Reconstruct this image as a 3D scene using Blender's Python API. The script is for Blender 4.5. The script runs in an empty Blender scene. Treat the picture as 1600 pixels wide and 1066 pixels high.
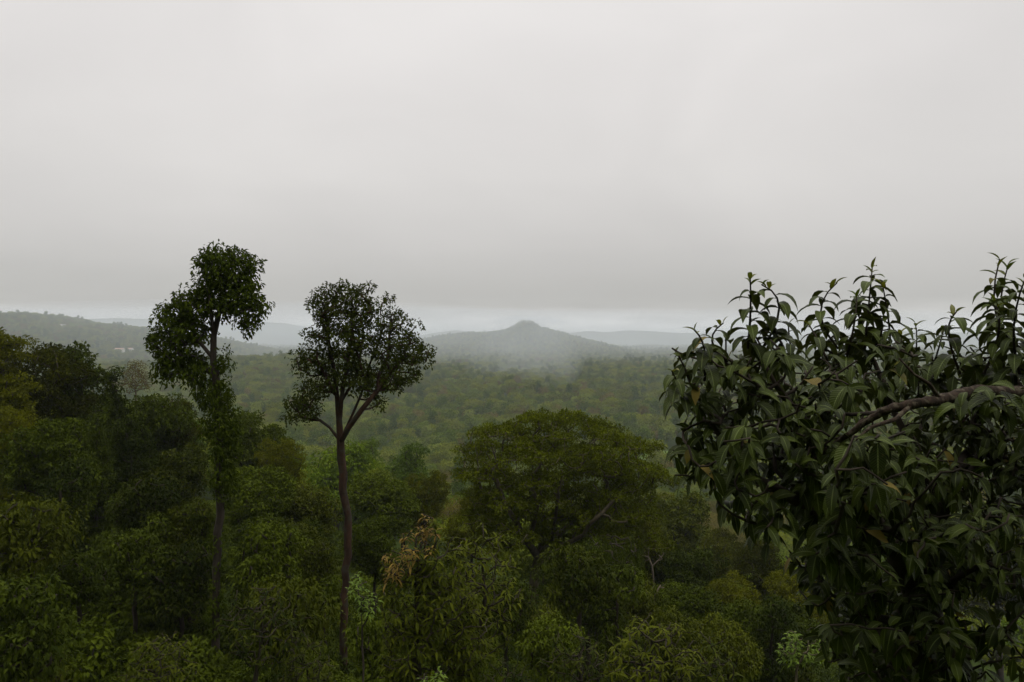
import bpy, math, random
import numpy as np
from mathutils import Vector

# ------------------------------------------------------------------ camera, sky, sun, exposure
SC = bpy.context.scene
F = 1067.0            # focal length in photograph pixels (1600 wide)
HOR = 522.0           # row of the true horizon
cam_d = bpy.data.cameras.new("camera")
cam = bpy.data.objects.new("camera", cam_d)
SC.collection.objects.link(cam)
cam.location = (0, 0, 0)
cam.rotation_euler = (math.radians(90), 0, 0)
cam_d.sensor_width = 36.0
cam_d.lens = 36.0 * F / 1600.0
cam_d.shift_y = -(533.0 - HOR) / 1600.0
cam_d.clip_start = 0.05
cam_d.clip_end = 30000
SC.camera = cam

SUN_EL, SUN_AZ = 62, 150
world = bpy.data.worlds.new("World")
SC.world = world
world.use_nodes = True
wt = world.node_tree
wt.nodes.clear()
def N(t, typ, **kw):
    n = t.nodes.new(typ)
    for k, v in kw.items():
        setattr(n, k, v)
    return n
w_out = N(wt, 'ShaderNodeOutputWorld')
w_bg = N(wt, 'ShaderNodeBackground')
w_bg2 = N(wt, 'ShaderNodeBackground')
w_add = N(wt, 'ShaderNodeAddShader')
w_sky = N(wt, 'ShaderNodeTexSky', sky_type='NISHITA')
w_sky.sun_disc = False
w_sky.sun_elevation = math.radians(SUN_EL)
w_sky.sun_rotation = math.radians(SUN_AZ)
w_bg.inputs['Strength'].default_value = 0.006
wt.links.new(w_sky.outputs[0], w_bg.inputs['Color'])
# overcast deck: grey by elevation, broken up by broad soft noise
w_tc = N(wt, 'ShaderNodeTexCoord')
w_sep = N(wt, 'ShaderNodeSeparateXYZ')
wt.links.new(w_tc.outputs['Generated'], w_sep.inputs[0])
w_map = N(wt, 'ShaderNodeMapping')
w_map.inputs['Scale'].default_value = (1.0, 1.0, 1.7)
wt.links.new(w_tc.outputs['Generated'], w_map.inputs[0])
w_n1 = N(wt, 'ShaderNodeTexNoise')
w_n1.inputs['Scale'].default_value = 2.3
w_n1.inputs['Detail'].default_value = 5
w_n1.inputs['Roughness'].default_value = 0.45
w_n1.inputs['Distortion'].default_value = 0.6
wt.links.new(w_map.outputs[0], w_n1.inputs['Vector'])
w_map2 = N(wt, 'ShaderNodeMapping')
w_map2.inputs['Scale'].default_value = (1.0, 1.0, 7.0)
wt.links.new(w_tc.outputs['Generated'], w_map2.inputs[0])
w_n2 = N(wt, 'ShaderNodeTexNoise')
w_n2.inputs['Scale'].default_value = 3.2
w_n2.inputs['Detail'].default_value = 4
wt.links.new(w_map2.outputs[0], w_n2.inputs['Vector'])
# shift the elevation a little with the low noise so the deck's lower edge wanders
w_off = N(wt, 'ShaderNodeMath', operation='MULTIPLY_ADD')
w_off.inputs[1].default_value = 0.034
w_off.inputs[2].default_value = -0.017
wt.links.new(w_n2.outputs[0], w_off.inputs[0])
w_el = N(wt, 'ShaderNodeMath', operation='ADD')
wt.links.new(w_sep.outputs['Z'], w_el.inputs[0])
wt.links.new(w_off.outputs[0], w_el.inputs[1])
w_mr = N(wt, 'ShaderNodeMapRange')
w_mr.inputs['From Min'].default_value = -0.02
w_mr.inputs['From Max'].default_value = 1.0
wt.links.new(w_el.outputs[0], w_mr.inputs['Value'])
w_cr = N(wt, 'ShaderNodeValToRGB')
wt.links.new(w_mr.outputs[0], w_cr.inputs[0])
def elpos(z):
    return (z + 0.02) / 1.02
SKY = [(-0.02, 0.864, 0.849, 0.827), (0.012, 1.005, 0.987, 0.966), (0.026, 0.663, 0.647, 0.630), (0.042, 0.462, 0.449, 0.431),
       (0.075, 0.508, 0.492, 0.471), (0.13, 0.603, 0.580, 0.557), (0.22, 0.703, 0.678, 0.653), (0.34, 0.759, 0.732, 0.711), (0.46, 0.794, 0.768, 0.750),
       (0.58, 0.824, 0.800, 0.783), (0.75, 1.357, 1.312, 1.281), (1.0, 1.909, 1.846, 1.802)]
els = w_cr.color_ramp.elements
while len(els) > 1:
    els.remove(els[0])
els[0].position = elpos(SKY[0][0]); els[0].color = (*SKY[0][1:], 1)
for s in SKY[1:]:
    e = els.new(elpos(s[0])); e.color = (*s[1:], 1)
w_nm = N(wt, 'ShaderNodeMapRange')
w_nm.inputs['From Min'].default_value = 0.25
w_nm.inputs['From Max'].default_value = 0.75
w_nm.inputs['To Min'].default_value = 0.925
w_nm.inputs['To Max'].default_value = 1.065
wt.links.new(w_n1.outputs[0], w_nm.inputs['Value'])
w_bg2.inputs['Strength'].default_value = 1.0
w_n3 = N(wt, 'ShaderNodeTexNoise')            # where the gaps beneath the deck are closed
w_n3.inputs['Scale'].default_value = 4.0
w_n3.inputs['Detail'].default_value = 3
wt.links.new(w_map2.outputs[0], w_n3.inputs['Vector'])
w_g = N(wt, 'ShaderNodeMapRange')
w_g.inputs['From Min'].default_value = 0.42
w_g.inputs['From Max'].default_value = 0.58
w_g.inputs['To Max'].default_value = 0.8
wt.links.new(w_n3.outputs[0], w_g.inputs['Value'])
w_low = N(wt, 'ShaderNodeMapRange')
w_low.inputs['From Min'].default_value = 0.075
w_low.inputs['From Max'].default_value = 0.045
wt.links.new(w_sep.outputs['Z'], w_low.inputs['Value'])
w_gm = N(wt, 'ShaderNodeMath', operation='MULTIPLY')
wt.links.new(w_g.outputs[0], w_gm.inputs[0]); wt.links.new(w_low.outputs[0], w_gm.inputs[1])
w_mx = N(wt, 'ShaderNodeMix', data_type='RGBA')
w_mx.inputs[7].default_value = (.50, .488, .468, 1)
wt.links.new(w_gm.outputs[0], w_mx.inputs[0])
wt.links.new(w_cr.outputs[0], w_mx.inputs[6])
wt.links.new(w_mx.outputs[2], w_bg2.inputs['Color'])
wt.links.new(w_nm.outputs[0], w_bg2.inputs['Strength'])
wt.links.new(w_bg.outputs[0], w_add.inputs[0])
wt.links.new(w_bg2.outputs[0], w_add.inputs[1])
wt.links.new(w_add.outputs[0], w_out.inputs['Surface'])

sun_d = bpy.data.lights.new("sun", 'SUN')
sun_d.energy = 0.8
sun_d.angle = math.radians(40)
sun_d.color = (1.0, 0.96, 0.88)
sun = bpy.data.objects.new("sun", sun_d)
SC.collection.objects.link(sun)
sd = Vector((math.sin(math.radians(SUN_AZ)) * math.cos(math.radians(SUN_EL)),
             math.cos(math.radians(SUN_AZ)) * math.cos(math.radians(SUN_EL)), math.sin(math.radians(SUN_EL))))
sun.rotation_euler = sd.to_track_quat('Z', 'Y').to_euler()

SC.view_settings.view_transform = 'Standard'
SC.view_settings.look = 'None'
SC.view_settings.gamma = 1
SC.view_settings.exposure = 0.0
SC.render.engine = 'CYCLES'
SC.cycles.max_bounces = 5
SC.cycles.diffuse_bounces = 1
SC.cycles.glossy_bounces = 2
SC.cycles.transmission_bounces = 3
SC.cycles.volume_bounces = 1
SC.cycles.use_denoising = True

# ------------------------------------------------------------------ helpers
rng = np.random.default_rng(11)
UP = np.array([0, 0, 1.0])

def P(px, py, Y):
    return np.array([(px - 800.0) / F * Y, Y, -(py - HOR) / F * Y])

def unit(v):
    return v / np.maximum(np.linalg.norm(v, axis=-1, keepdims=True), 1e-9)

def vnoise(x, y, seed=0):
    """smooth 2-D value noise, -1..1"""
    x = np.asarray(x, float); y = np.asarray(y, float)
    xi = np.floor(x); yi = np.floor(y); fx = x - xi; fy = y - yi
    fx = fx * fx * (3 - 2 * fx); fy = fy * fy * (3 - 2 * fy)
    def h(a, b):
        s = np.sin(a * 127.1 + b * 311.7 + seed * 74.7) * 43758.5453
        return (s - np.floor(s)) * 2 - 1
    return (h(xi, yi) * (1 - fx) + h(xi + 1, yi) * fx) * (1 - fy) + (h(xi, yi + 1) * (1 - fx) + h(xi + 1, yi + 1) * fx) * fy

def mesh_np(name, V, faces, mat, attrs=None, smooth=True):
    """faces: list of int arrays (each n x k)"""
    V = np.asarray(V, dtype=np.float32)
    me = bpy.data.meshes.new(name)
    me.vertices.add(len(V)); me.vertices.foreach_set('co', V.ravel())
    faces = [np.asarray(f, dtype=np.int32) for f in faces if len(f)]
    loops = np.concatenate([f.ravel() for f in faces])
    counts = np.concatenate([np.full(len(f), f.shape[1], dtype=np.int32) for f in faces])
    starts = np.concatenate([[0], np.cumsum(counts)[:-1]]).astype(np.int32)
    me.loops.add(len(loops)); me.loops.foreach_set('vertex_index', loops)
    me.polygons.add(len(counts)); me.polygons.foreach_set('loop_start', starts)
    me.polygons.foreach_set('loop_total', counts)
    me.polygons.foreach_set('use_smooth', np.full(len(counts), smooth, dtype=bool))
    for k, a in (attrs or {}).items():
        at = me.attributes.new(k, 'FLOAT', 'POINT')
        at.data.foreach_set('value', np.asarray(a, dtype=np.float32))
    me.update(calc_edges=True)
    me.materials.append(mat)
    return me

def link(name, me, parent=None, loc=(0, 0, 0)):
    o = bpy.data.objects.new(name, me)
    SC.collection.objects.link(o)
    o.location = loc
    if parent is not None:
        o.parent = parent
    return o

def tag(o, label=None, cat=None, group=None, kind=None):
    if label: o['label'] = label
    if cat: o['category'] = cat
    if group: o['group'] = group
    if kind: o['kind'] = kind
    return o

# ------------------------------------------------------------------ materials
def leaf_mat(name, c0, c1, rough=0.5, trans=0.25, spec=0.35, rib=False, back=None, vary=.8):
    m = bpy.data.materials.new(name); m.use_nodes = True
    t = m.node_tree; t.nodes.clear()
    out = N(t, 'ShaderNodeOutputMaterial')
    bs = N(t, 'ShaderNodeBsdfPrincipled')
    tr = N(t, 'ShaderNodeBsdfTranslucent')
    mx = N(t, 'ShaderNodeMixShader'); mx.inputs[0].default_value = trans * .6
    at = N(t, 'ShaderNodeAttribute', attribute_name='tone')
    oi = N(t, 'ShaderNodeObjectInfo')
    ma = N(t, 'ShaderNodeMath', operation='MULTIPLY_ADD'); ma.inputs[1].default_value = 0.7
    t.links.new(at.outputs['Fac'], ma.inputs[0])
    m2 = N(t, 'ShaderNodeMath', operation='MULTIPLY_ADD'); m2.inputs[1].default_value = vary; m2.inputs[2].default_value = .15 - vary / 2
    t.links.new(oi.outputs['Random'], m2.inputs[0])
    t.links.new(m2.outputs[0], ma.inputs[2])
    cr = N(t, 'ShaderNodeMix', data_type='RGBA'); cr.clamp_factor = True
    cr.inputs[6].default_value = (*c0, 1); cr.inputs[7].default_value = (*c1, 1)
    t.links.new(ma.outputs[0], cr.inputs[0])
    col = cr.outputs[2]
    if rib:
        ar = N(t, 'ShaderNodeAttribute', attribute_name='rib')       # -1..1 across the blade
        av = N(t, 'ShaderNodeAttribute', attribute_name='along')     # 0..1 along the blade
        ab = N(t, 'ShaderNodeMath', operation='ABSOLUTE'); t.links.new(ar.outputs['Fac'], ab.inputs[0])
        # side veins run obliquely from the midrib
        sv = N(t, 'ShaderNodeMath', operation='MULTIPLY_ADD'); sv.inputs[1].default_value = -0.16
        t.links.new(ab.outputs[0], sv.inputs[0]); t.links.new(av.outputs['Fac'], sv.inputs[2])
        sm = N(t, 'ShaderNodeMath', operation='MULTIPLY'); sm.inputs[1].default_value = 88.0
        t.links.new(sv.outputs[0], sm.inputs[0])
        sn = N(t, 'ShaderNodeMath', operation='SINE'); t.links.new(sm.outputs[0], sn.inputs[0])
        vr = N(t, 'ShaderNodeMapRange'); vr.inputs['From Min'].default_value = 0.8; vr.inputs['From Max'].default_value = 1.0
        vr.inputs['To Max'].default_value = 0.10
        t.links.new(sn.outputs[0], vr.inputs['Value'])
        mr = N(t, 'ShaderNodeMapRange'); mr.inputs['From Min'].default_value = 0.13; mr.inputs['From Max'].default_value = 0.03
        mr.inputs['To Max'].default_value = 0.6
        t.links.new(ab.outputs[0], mr.inputs['Value'])
        mm = N(t, 'ShaderNodeMath', operation='MAXIMUM'); t.links.new(vr.outputs[0], mm.inputs[0]); t.links.new(mr.outputs[0], mm.inputs[1])
        c3 = N(t, 'ShaderNodeMix', data_type='RGBA'); c3.inputs[7].default_value = (0.19, 0.24, 0.075, 1)
        t.links.new(mm.outputs[0], c3.inputs[0]); t.links.new(col, c3.inputs[6]); col = c3.outputs[2]
        ye = N(t, 'ShaderNodeMapRange'); ye.inputs['From Min'].default_value = .984; ye.inputs['From Max'].default_value = .994
        t.links.new(at.outputs['Fac'], ye.inputs['Value'])
        c6 = N(t, 'ShaderNodeMix', data_type='RGBA'); c6.inputs[7].default_value = (.15, .115, .02, 1)
        t.links.new(ye.outputs[0], c6.inputs[0]); t.links.new(col, c6.inputs[6]); col = c6.outputs[2]
        nz = N(t, 'ShaderNodeTexNoise'); nz.inputs['Scale'].default_value = 45; nz.inputs['Detail'].default_value = 3
        tcn = N(t, 'ShaderNodeTexCoord'); t.links.new(tcn.outputs['Object'], nz.inputs['Vector'])
        nr = N(t, 'ShaderNodeMapRange'); nr.inputs['From Min'].default_value = 0.62; nr.inputs['From Max'].default_value = 0.78
        nr.inputs['To Max'].default_value = 0.5
        t.links.new(nz.outputs[0], nr.inputs['Value'])
        c4 = N(t, 'ShaderNodeMix', data_type='RGBA'); c4.inputs[7].default_value = (0.10, 0.085, 0.03, 1)
        t.links.new(nr.outputs[0], c4.inputs[0]); t.links.new(col, c4.inputs[6]); col = c4.outputs[2]
        bp = N(t, 'ShaderNodeBump'); bp.inputs['Strength'].default_value = 0.35; bp.inputs['Distance'].default_value = 0.002
        t.links.new(sn.outputs[0], bp.inputs['Height']); t.links.new(bp.outputs[0], bs.inputs['Normal'])
    if back:
        ge = N(t, 'ShaderNodeNewGeometry')
        c5 = N(t, 'ShaderNodeMix', data_type='RGBA'); c5.inputs[7].default_value = (*back, 1)
        t.links.new(ge.outputs['Backfacing'], c5.inputs[0]); t.links.new(col, c5.inputs[6]); col = c5.outputs[2]
    t.links.new(col, bs.inputs['Base Color'])
    hs = N(t, 'ShaderNodeHueSaturation'); hs.inputs['Value'].default_value = 1.5; hs.inputs['Saturation'].default_value = 1.1
    t.links.new(col, hs.inputs['Color']); t.links.new(hs.outputs[0], tr.inputs['Color'])
    bs.inputs['Roughness'].default_value = rough
    bs.inputs['Specular IOR Level'].default_value = spec
    t.links.new(bs.outputs[0], mx.inputs[1]); t.links.new(tr.outputs[0], mx.inputs[2])
    t.links.new(mx.outputs[0], out.inputs['Surface'])
    return m

def bark_mat(name, c0, c1, scale=6.0, lichen=None, bump=0.6, dist=0.02):
    m = bpy.data.materials.new(name); m.use_nodes = True
    t = m.node_tree
    bs = t.nodes['Principled BSDF']
    tc = N(t, 'ShaderNodeTexCoord')
    mp = N(t, 'ShaderNodeMapping'); mp.inputs['Scale'].default_value = (1, 1, 0.3)
    t.links.new(tc.outputs['Object'], mp.inputs[0])
    nz = N(t, 'ShaderNodeTexNoise'); nz.inputs['Scale'].default_value = scale; nz.inputs['Detail'].default_value = 7
    nz.inputs['Roughness'].default_value = 0.65
    t.links.new(mp.outputs[0], nz.inputs['Vector'])
    cr = N(t, 'ShaderNodeValToRGB')
    cr.color_ramp.elements[0].position = 0.35; cr.color_ramp.elements[0].color = (*c0, 1)
    cr.color_ramp.elements[1].position = 0.66; cr.color_ramp.elements[1].color = (*c1, 1)
    t.links.new(nz.outputs[0], cr.inputs[0])
    col = cr.outputs[0]
    if lichen:
        n2 = N(t, 'ShaderNodeTexNoise'); n2.inputs['Scale'].default_value = scale * 0.8; n2.inputs['Detail'].default_value = 5
        t.links.new(tc.outputs['Object'], n2.inputs['Vector'])
        r2 = N(t, 'ShaderNodeMapRange'); r2.inputs['From Min'].default_value = 0.52; r2.inputs['From Max'].default_value = 0.6
        t.links.new(n2.outputs[0], r2.inputs['Value'])
        c2 = N(t, 'ShaderNodeMix', data_type='RGBA'); c2.inputs[7].default_value = (*lichen, 1)
        t.links.new(r2.outputs[0], c2.inputs[0]); t.links.new(col, c2.inputs[6]); col = c2.outputs[2]
    t.links.new(col, bs.inputs['Base Color'])
    bs.inputs['Roughness'].default_value = 0.9
    bs.inputs['Specular IOR Level'].default_value = 0.2
    bp = N(t, 'ShaderNodeBump'); bp.inputs['Strength'].default_value = bump; bp.inputs['Distance'].default_value = dist
    t.links.new(nz.outputs[0], bp.inputs['Height']); t.links.new(bp.outputs[0], bs.inputs['Normal'])
    return m

L_T5 = leaf_mat('glossy_leaf', (0.0059, 0.0111, 0.0007), (0.0621, 0.0874, 0.0069), rough=.4, trans=.14, spec=.14, rib=True, back=(.055, .065, .015), vary=0)
L_T1 = leaf_mat('slender_tree_leaf', (0.0198, 0.0330, 0.0011), (0.0638, 0.0880, 0.0033), rough=.75, trans=.2, spec=.06, vary=0)
L_T2 = leaf_mat('fan_tree_leaf', (.018, .028, .002), (.060, .074, .006), rough=.75, trans=.2, spec=.06, vary=0)
L_T3 = leaf_mat('spreading_tree_leaf', (0.0192, 0.0264, 0.0006), (0.1196, 0.1440, 0.0037), rough=.75, trans=.3, spec=.05, vary=0)
L_YOUNG = leaf_mat('young_leaf', (.07, .10, .010), (.20, .18, .02), rough=.4, trans=.3, rib=True)
L_DARK = leaf_mat('dark_leaf', (0.0125, 0.0203, 0.0008), (0.0730, 0.0983, 0.0048), rough=.75, trans=.15, spec=.06)
L_DEEP = leaf_mat('deep_green_leaf', (0.0103, 0.0177, 0.0007), (0.0677, 0.0902, 0.0040), rough=.75, trans=.2, spec=.06)
L_OLIVE = leaf_mat('olive_leaf', (0.0198, 0.0242, 0.0006), (0.1065, 0.1147, 0.0037), rough=.75, trans=.25, spec=.05)
L_PALE = leaf_mat('pale_leaf', (0.0256, 0.0353, 0.0018), (0.1183, 0.1332, 0.0073), rough=.75, trans=.25, spec=.07)
L_FRESH = leaf_mat('fresh_leaf', (0.0167, 0.0291, 0.0004), (0.0886, 0.1184, 0.0033), rough=.65, trans=.3, spec=.08)
L_LANCE = leaf_mat('lance_leaf', (0.0103, 0.0177, 0.0005), (0.0787, 0.0921, 0.0048), rough=.65, trans=.25, spec=.05)
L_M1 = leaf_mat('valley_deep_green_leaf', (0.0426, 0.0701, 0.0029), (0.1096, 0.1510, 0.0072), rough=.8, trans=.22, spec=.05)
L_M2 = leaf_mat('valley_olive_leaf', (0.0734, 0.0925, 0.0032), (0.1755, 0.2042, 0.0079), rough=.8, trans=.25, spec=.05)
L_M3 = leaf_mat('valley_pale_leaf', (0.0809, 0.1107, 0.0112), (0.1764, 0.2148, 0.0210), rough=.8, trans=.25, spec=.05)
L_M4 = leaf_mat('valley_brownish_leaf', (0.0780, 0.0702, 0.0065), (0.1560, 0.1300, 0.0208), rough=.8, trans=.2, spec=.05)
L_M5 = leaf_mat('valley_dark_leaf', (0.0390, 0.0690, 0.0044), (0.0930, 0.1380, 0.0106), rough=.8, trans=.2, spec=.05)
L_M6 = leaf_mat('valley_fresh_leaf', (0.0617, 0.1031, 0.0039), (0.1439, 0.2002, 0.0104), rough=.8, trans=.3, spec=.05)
L_BROWN = leaf_mat('brownish_leaf', (.050, .042, .004), (.105, .082, .012), rough=.7, trans=.2, spec=.08)
L_RUST = leaf_mat('rusty_leaf', (0.1152, 0.0741, 0.0100), (0.2448, 0.1716, 0.0300), rough=.6, trans=.3, spec=.15)
L_LIME = leaf_mat('lime_leaf', (.055, .10, .006), (.12, .18, .012), rough=.5, trans=.3, spec=.2)
B_DARK = bark_mat('dark_bark', (.018, .014, .010), (.055, .043, .032), lichen=None)
B_RED = bark_mat('reddish_bark', (.012, .007, .004), (.062, .032, .018), scale=3.5, lichen=(.036, .030, .020), bump=.9, dist=.03)
B_OLD = bark_mat('weathered_bark', (.035, .030, .016), (.10, .082, .048), scale=8)
B_PALE = bark_mat('pale_bark', (.06, .05, .032), (.16, .13, .09), scale=8)
B_LIMB = bark_mat('mottled_bark', (.011, .008, .005), (.055, .036, .024), scale=60, lichen=(.085, .07, .048), bump=1, dist=.006)

# ------------------------------------------------------------------ leaf geometry
def leaves_quad(Pn, D, Nn, L, W, fold=0.25):
    """one folded rhombic quad per leaf"""
    n = len(Pn)
    D = unit(D); S = unit(np.cross(D, Nn)); Nn = np.cross(S, D)
    L = np.broadcast_to(L, (n,))[:, None]; W = np.broadcast_to(W, (n,))[:, None]
    mid = Pn + D * L * 0.45
    V = np.stack([Pn, mid + S * W * .5 + Nn * W * fold, Pn + D * L - Nn * L * .12, mid - S * W * .5 + Nn * W * fold], 1).reshape(-1, 3)
    Fq = np.arange(4 * n).reshape(n, 4)
    tone = np.repeat(rng.random(n), 4)
    return V, [Fq], {'tone': tone}

def leaves_blade(Pn, D, Nn, L, W, rows=4, bend=0.6, fold=0.18, wave=0.0, cols=3):
    """bent lanceolate blades with a fold along the midrib; arrays rib / along for veins"""
    n = len(Pn)
    D = unit(D); S = unit(np.cross(D, Nn)); Nn = np.cross(S, D)
    L = np.broadcast_to(L, (n,))[:, None]; W = np.broadcast_to(W, (n,))[:, None]
    bend = np.broadcast_to(bend, (n,))[:, None]
    ts = np.linspace(0, 1, rows)
    c = Pn.copy(); d = D.copy(); prev = 0
    us = np.linspace(-1, 1, cols)
    V = np.zeros((n, rows, cols, 3)); rib = np.zeros((n, rows, cols)); al = np.zeros((n, rows, cols))
    ph = rng.random((n, 1)) * 6.28
    for i, t in enumerate(ts):
        if i:
            dt = t - prev
            d = unit(d + bend * dt * np.array([0, 0, -1.0]) * 1.2)
            c = c + d * L * dt
        prev = t
        nn = unit(np.cross(S, d))
        w = max(0.0, math.sin(math.pi * min(1, t ** 0.82))) ** 0.75 if 0 < t < 1 else 0.035
        if t > .8 and t < 1: w *= .8
        for j, u in enumerate(us):
            V[:, i, j] = c + S * W * .5 * w * u + nn * (W * fold * abs(u) * w + wave * W * u * np.sin(ph + t * 7) * w)
            rib[:, i, j] = u; al[:, i, j] = t
    idx = np.arange(n * rows * cols).reshape(n, rows, cols)
    q = np.stack([idx[:, :-1, :-1], idx[:, :-1, 1:], idx[:, 1:, 1:], idx[:, 1:, :-1]], -1).reshape(-1, 4)
    tone = np.repeat(rng.random(n), rows * cols)
    return V.reshape(-1, 3), [q], {'tone': tone, 'rib': rib.ravel(), 'along': al.ravel()}

def clump_points(C, R, k, up=.25, squash=.8):
    """k leaves on a soft shell round each clump centre"""
    C = np.asarray(C); n = len(C)
    R = np.broadcast_to(R, (n,))
    d = unit(rng.normal(size=(n * k, 3)))
    d[:, 2] = d[:, 2] * .85 + up; d = unit(d)
    r = np.repeat(R, k) * (0.45 + 0.62 * np.sqrt(rng.random(n * k)))
    off = d * r[:, None]; off[:, 2] *= squash
    return np.repeat(C, k, 0) + off, d

def leaf_frame(out, droop=.35, rnd=.6):
    n = len(out)
    D = out * .55 + rng.normal(size=(n, 3)) * rnd; D[:, 2] -= droop
    Nn = out * .45 + rng.normal(size=(n, 3)) * .35; Nn[:, 2] += .75
    return unit(D), unit(Nn)

def sample_env(ells, n, depth=1.0, bias=0.0):
    """points inside a union of ellipsoids [(cx,cy,cz,rx,ry,rz,weight)]"""
    E = np.array(ells, float)
    w = E[:, 3] * E[:, 4] * E[:, 5] * (E[:, 6] if E.shape[1] > 6 else 1)
    w = w ** .67; w /= w.sum()
    k = rng.choice(len(E), n, p=w)
    d = unit(rng.normal(size=(n, 3)))
    r = rng.random(n) ** (1 / (3 + bias))
    return E[k, :3] + d * r[:, None] * E[k, 3:6]

def thin(pts, dmin):
    keep = []
    for p in pts:
        if not keep or np.min(np.sum((np.array(keep) - p) ** 2, 1)) > dmin * dmin:
            keep.append(p)
    return np.array(keep)

def px_ell(cx, cy, rx, ry, Y, depth=None, w=1, dy=0):
    s = Y / F
    c = P(cx, cy, Y + dy)
    return (c[0], c[1], c[2], rx * s, (depth if depth else rx * s), ry * s, w)

# ------------------------------------------------------------------ branching skeleton
def grow(paths, tips, r_trunk, r_tip=.008, seg=.5, wob=.10, lift=.35, exp=.5):
    """paths: list of polylines (first the trunk, others start near it). tips: attractors.
    Each tip joins the nearest suitable node. Returns chains of (points, radii) and tip directions"""
    pos = []; par = []
    def add(p, q):
        pos.append(np.array(p, float)); par.append(q); return len(pos) - 1
    for pi, pl in enumerate(paths):
        if pi == 0:
            last = add(pl[0], -1)
        else:
            A = np.array(pos); last = int(np.argmin(np.sum((A - pl[0]) ** 2, 1)))
        for a, b in zip(pl[:-1], pl[1:]):
            a = np.array(a, float); b = np.array(b, float)
            k = max(1, int(np.linalg.norm(b - a) / seg))
            for i in range(1, k + 1):
                t = i / k
                p = a + (b - a) * t + (rng.normal(size=3) * wob * seg * .35 if t < 1 else 0)
                last = add(p, last)
        fork_from = len(paths[0])
    n_trunk0 = len(pos)
    A = np.array(pos)
    top = A[:, 2].max()
    tips = np.array(tips)
    origin = A[len(A) // 2]
    order = np.argsort(np.min(np.linalg.norm(tips[:, None] - A[None, ::2], axis=2), axis=1))
    buf = np.zeros((len(pos) + len(tips) * 40, 3)); buf[:len(pos)] = A; cnt = len(pos)
    tipid = []
    tdir = np.zeros((len(tips), 3))
    for ti in order:
        p = tips[ti]
        B = buf[:cnt]
        d = p - B
        dist = np.linalg.norm(d, axis=1)
        cost = dist * (1 + 0.7 * np.maximum(0, -d[:, 2] / np.maximum(dist, .01) + 0.15))
        j = int(np.argmin(cost))
        base = B[j].copy(); D = p - base; ln = np.linalg.norm(D)
        k = max(2, min(30, int(ln / seg) + 1))
        last = j
        side = rng.normal(size=3); side -= side.dot(D) * D / max(ln * ln, 1e-6)
        prevp = base
        for i in range(1, k + 1):
            t = i / k
            q = base + D * t + side * math.sin(math.pi * t) * wob * ln * .35
            q[2] -= math.sin(math.pi * t) * ln * .12 * lift
            if i < k: q = q + rng.normal(size=3) * wob * ln / k * .3
            last = add(q, last); buf[cnt] = q; cnt += 1
            tdir[ti] = q - prevp; prevp = q
        tipid.append(last)
    n = len(pos)
    cntt = np.zeros(n)
    for i in tipid: cntt[i] += 1
    for i in range(n - 1, 0, -1):
        if par[i] >= 0: cntt[par[i]] += cntt[i]
    tot = max(1, cntt[0])
    rad = r_tip + (r_trunk - r_tip) * (cntt / tot) ** exp
    # trunk flares a little at the foot
    kids = [[] for _ in range(n)]
    for i in range(1, n):
        kids[par[i]].append(i)
    chains = []
    stack = [(0, None)]
    while stack:
        s, pr = stack.pop()
        ch = [] if pr is None else [pr]
        c = s
        while True:
            ch.append(c)
            if not kids[c]: break
            ks = sorted(kids[c], key=lambda a: -cntt[a])
            for o in ks[1:]: stack.append((o, c))
            c = ks[0]
        rr = [rad[a] for a in ch]
        if pr is not None: rr[0] = min(rr[0], rr[1] * 1.25)
        if len(ch) > 1: chains.append((np.array([pos[a] for a in ch]), np.array(rr)))
    return chains, unit(tdir)

def tubes(chains, sides=6, knob=0.0):
    Vs = []; Fs = []; base = 0
    ang = np.arange(sides) / sides * 2 * math.pi
    for pts, rr in chains:
        n = len(pts)
        T = np.gradient(pts, axis=0) if n > 2 else np.repeat((pts[1] - pts[0])[None], 2, 0)
        T = unit(T)
        ref = np.array([1.0, 0, 0]) if abs(T[0][0]) < .8 else np.array([0, 1.0, 0])
        A = np.zeros((n, 3)); a = unit(np.cross(T[0], ref))
        for i in range(n):
            a = a - a.dot(T[i]) * T[i]; a = unit(a); A[i] = a
        Bn = np.cross(T, A)
        r = rr[:, None] * (1 + knob * rng.normal(size=(n, sides)) * .5)
        V = pts[:, None] + (A[:, None] * np.cos(ang)[None, :, None] + Bn[:, None] * np.sin(ang)[None, :, None]) * r[..., None]
        Vs.append(V.reshape(-1, 3))
        idx = base + np.arange(n * sides).reshape(n, sides)
        nx = np.roll(idx, -1, 1)
        Fs.append(np.stack([idx[:-1], nx[:-1], nx[1:], idx[1:]], -1).reshape(-1, 4))
        base += n * sides
        Vs.append(pts[-1:] + T[-1:] * rr[-1]); 
        Fs.append(np.stack([idx[-1], nx[-1], np.full(sides, base), np.full(sides, base)], -1)[:, :3].copy() if False else np.stack([idx[-1], nx[-1], np.full(sides, base)], -1))
        base += 1
    quads = np.concatenate([f for f in Fs if f.shape[1] == 4])
    tris = np.concatenate([f for f in Fs if f.shape[1] == 3])
    return np.concatenate(Vs), [quads, tris]

def join_leaves(parts):
    V = []; Fq = []; at = {}; b = 0
    for v, f, a in parts:
        V.append(v); Fq.append(f[0] + b); b += len(v)
        for k in a: at.setdefault(k, []).append(a[k])
    keys = [k for k in at if len(at[k]) == len(parts)]
    return np.concatenate(V), [np.concatenate(Fq)], {k: np.concatenate(at[k]) for k in keys}

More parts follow.
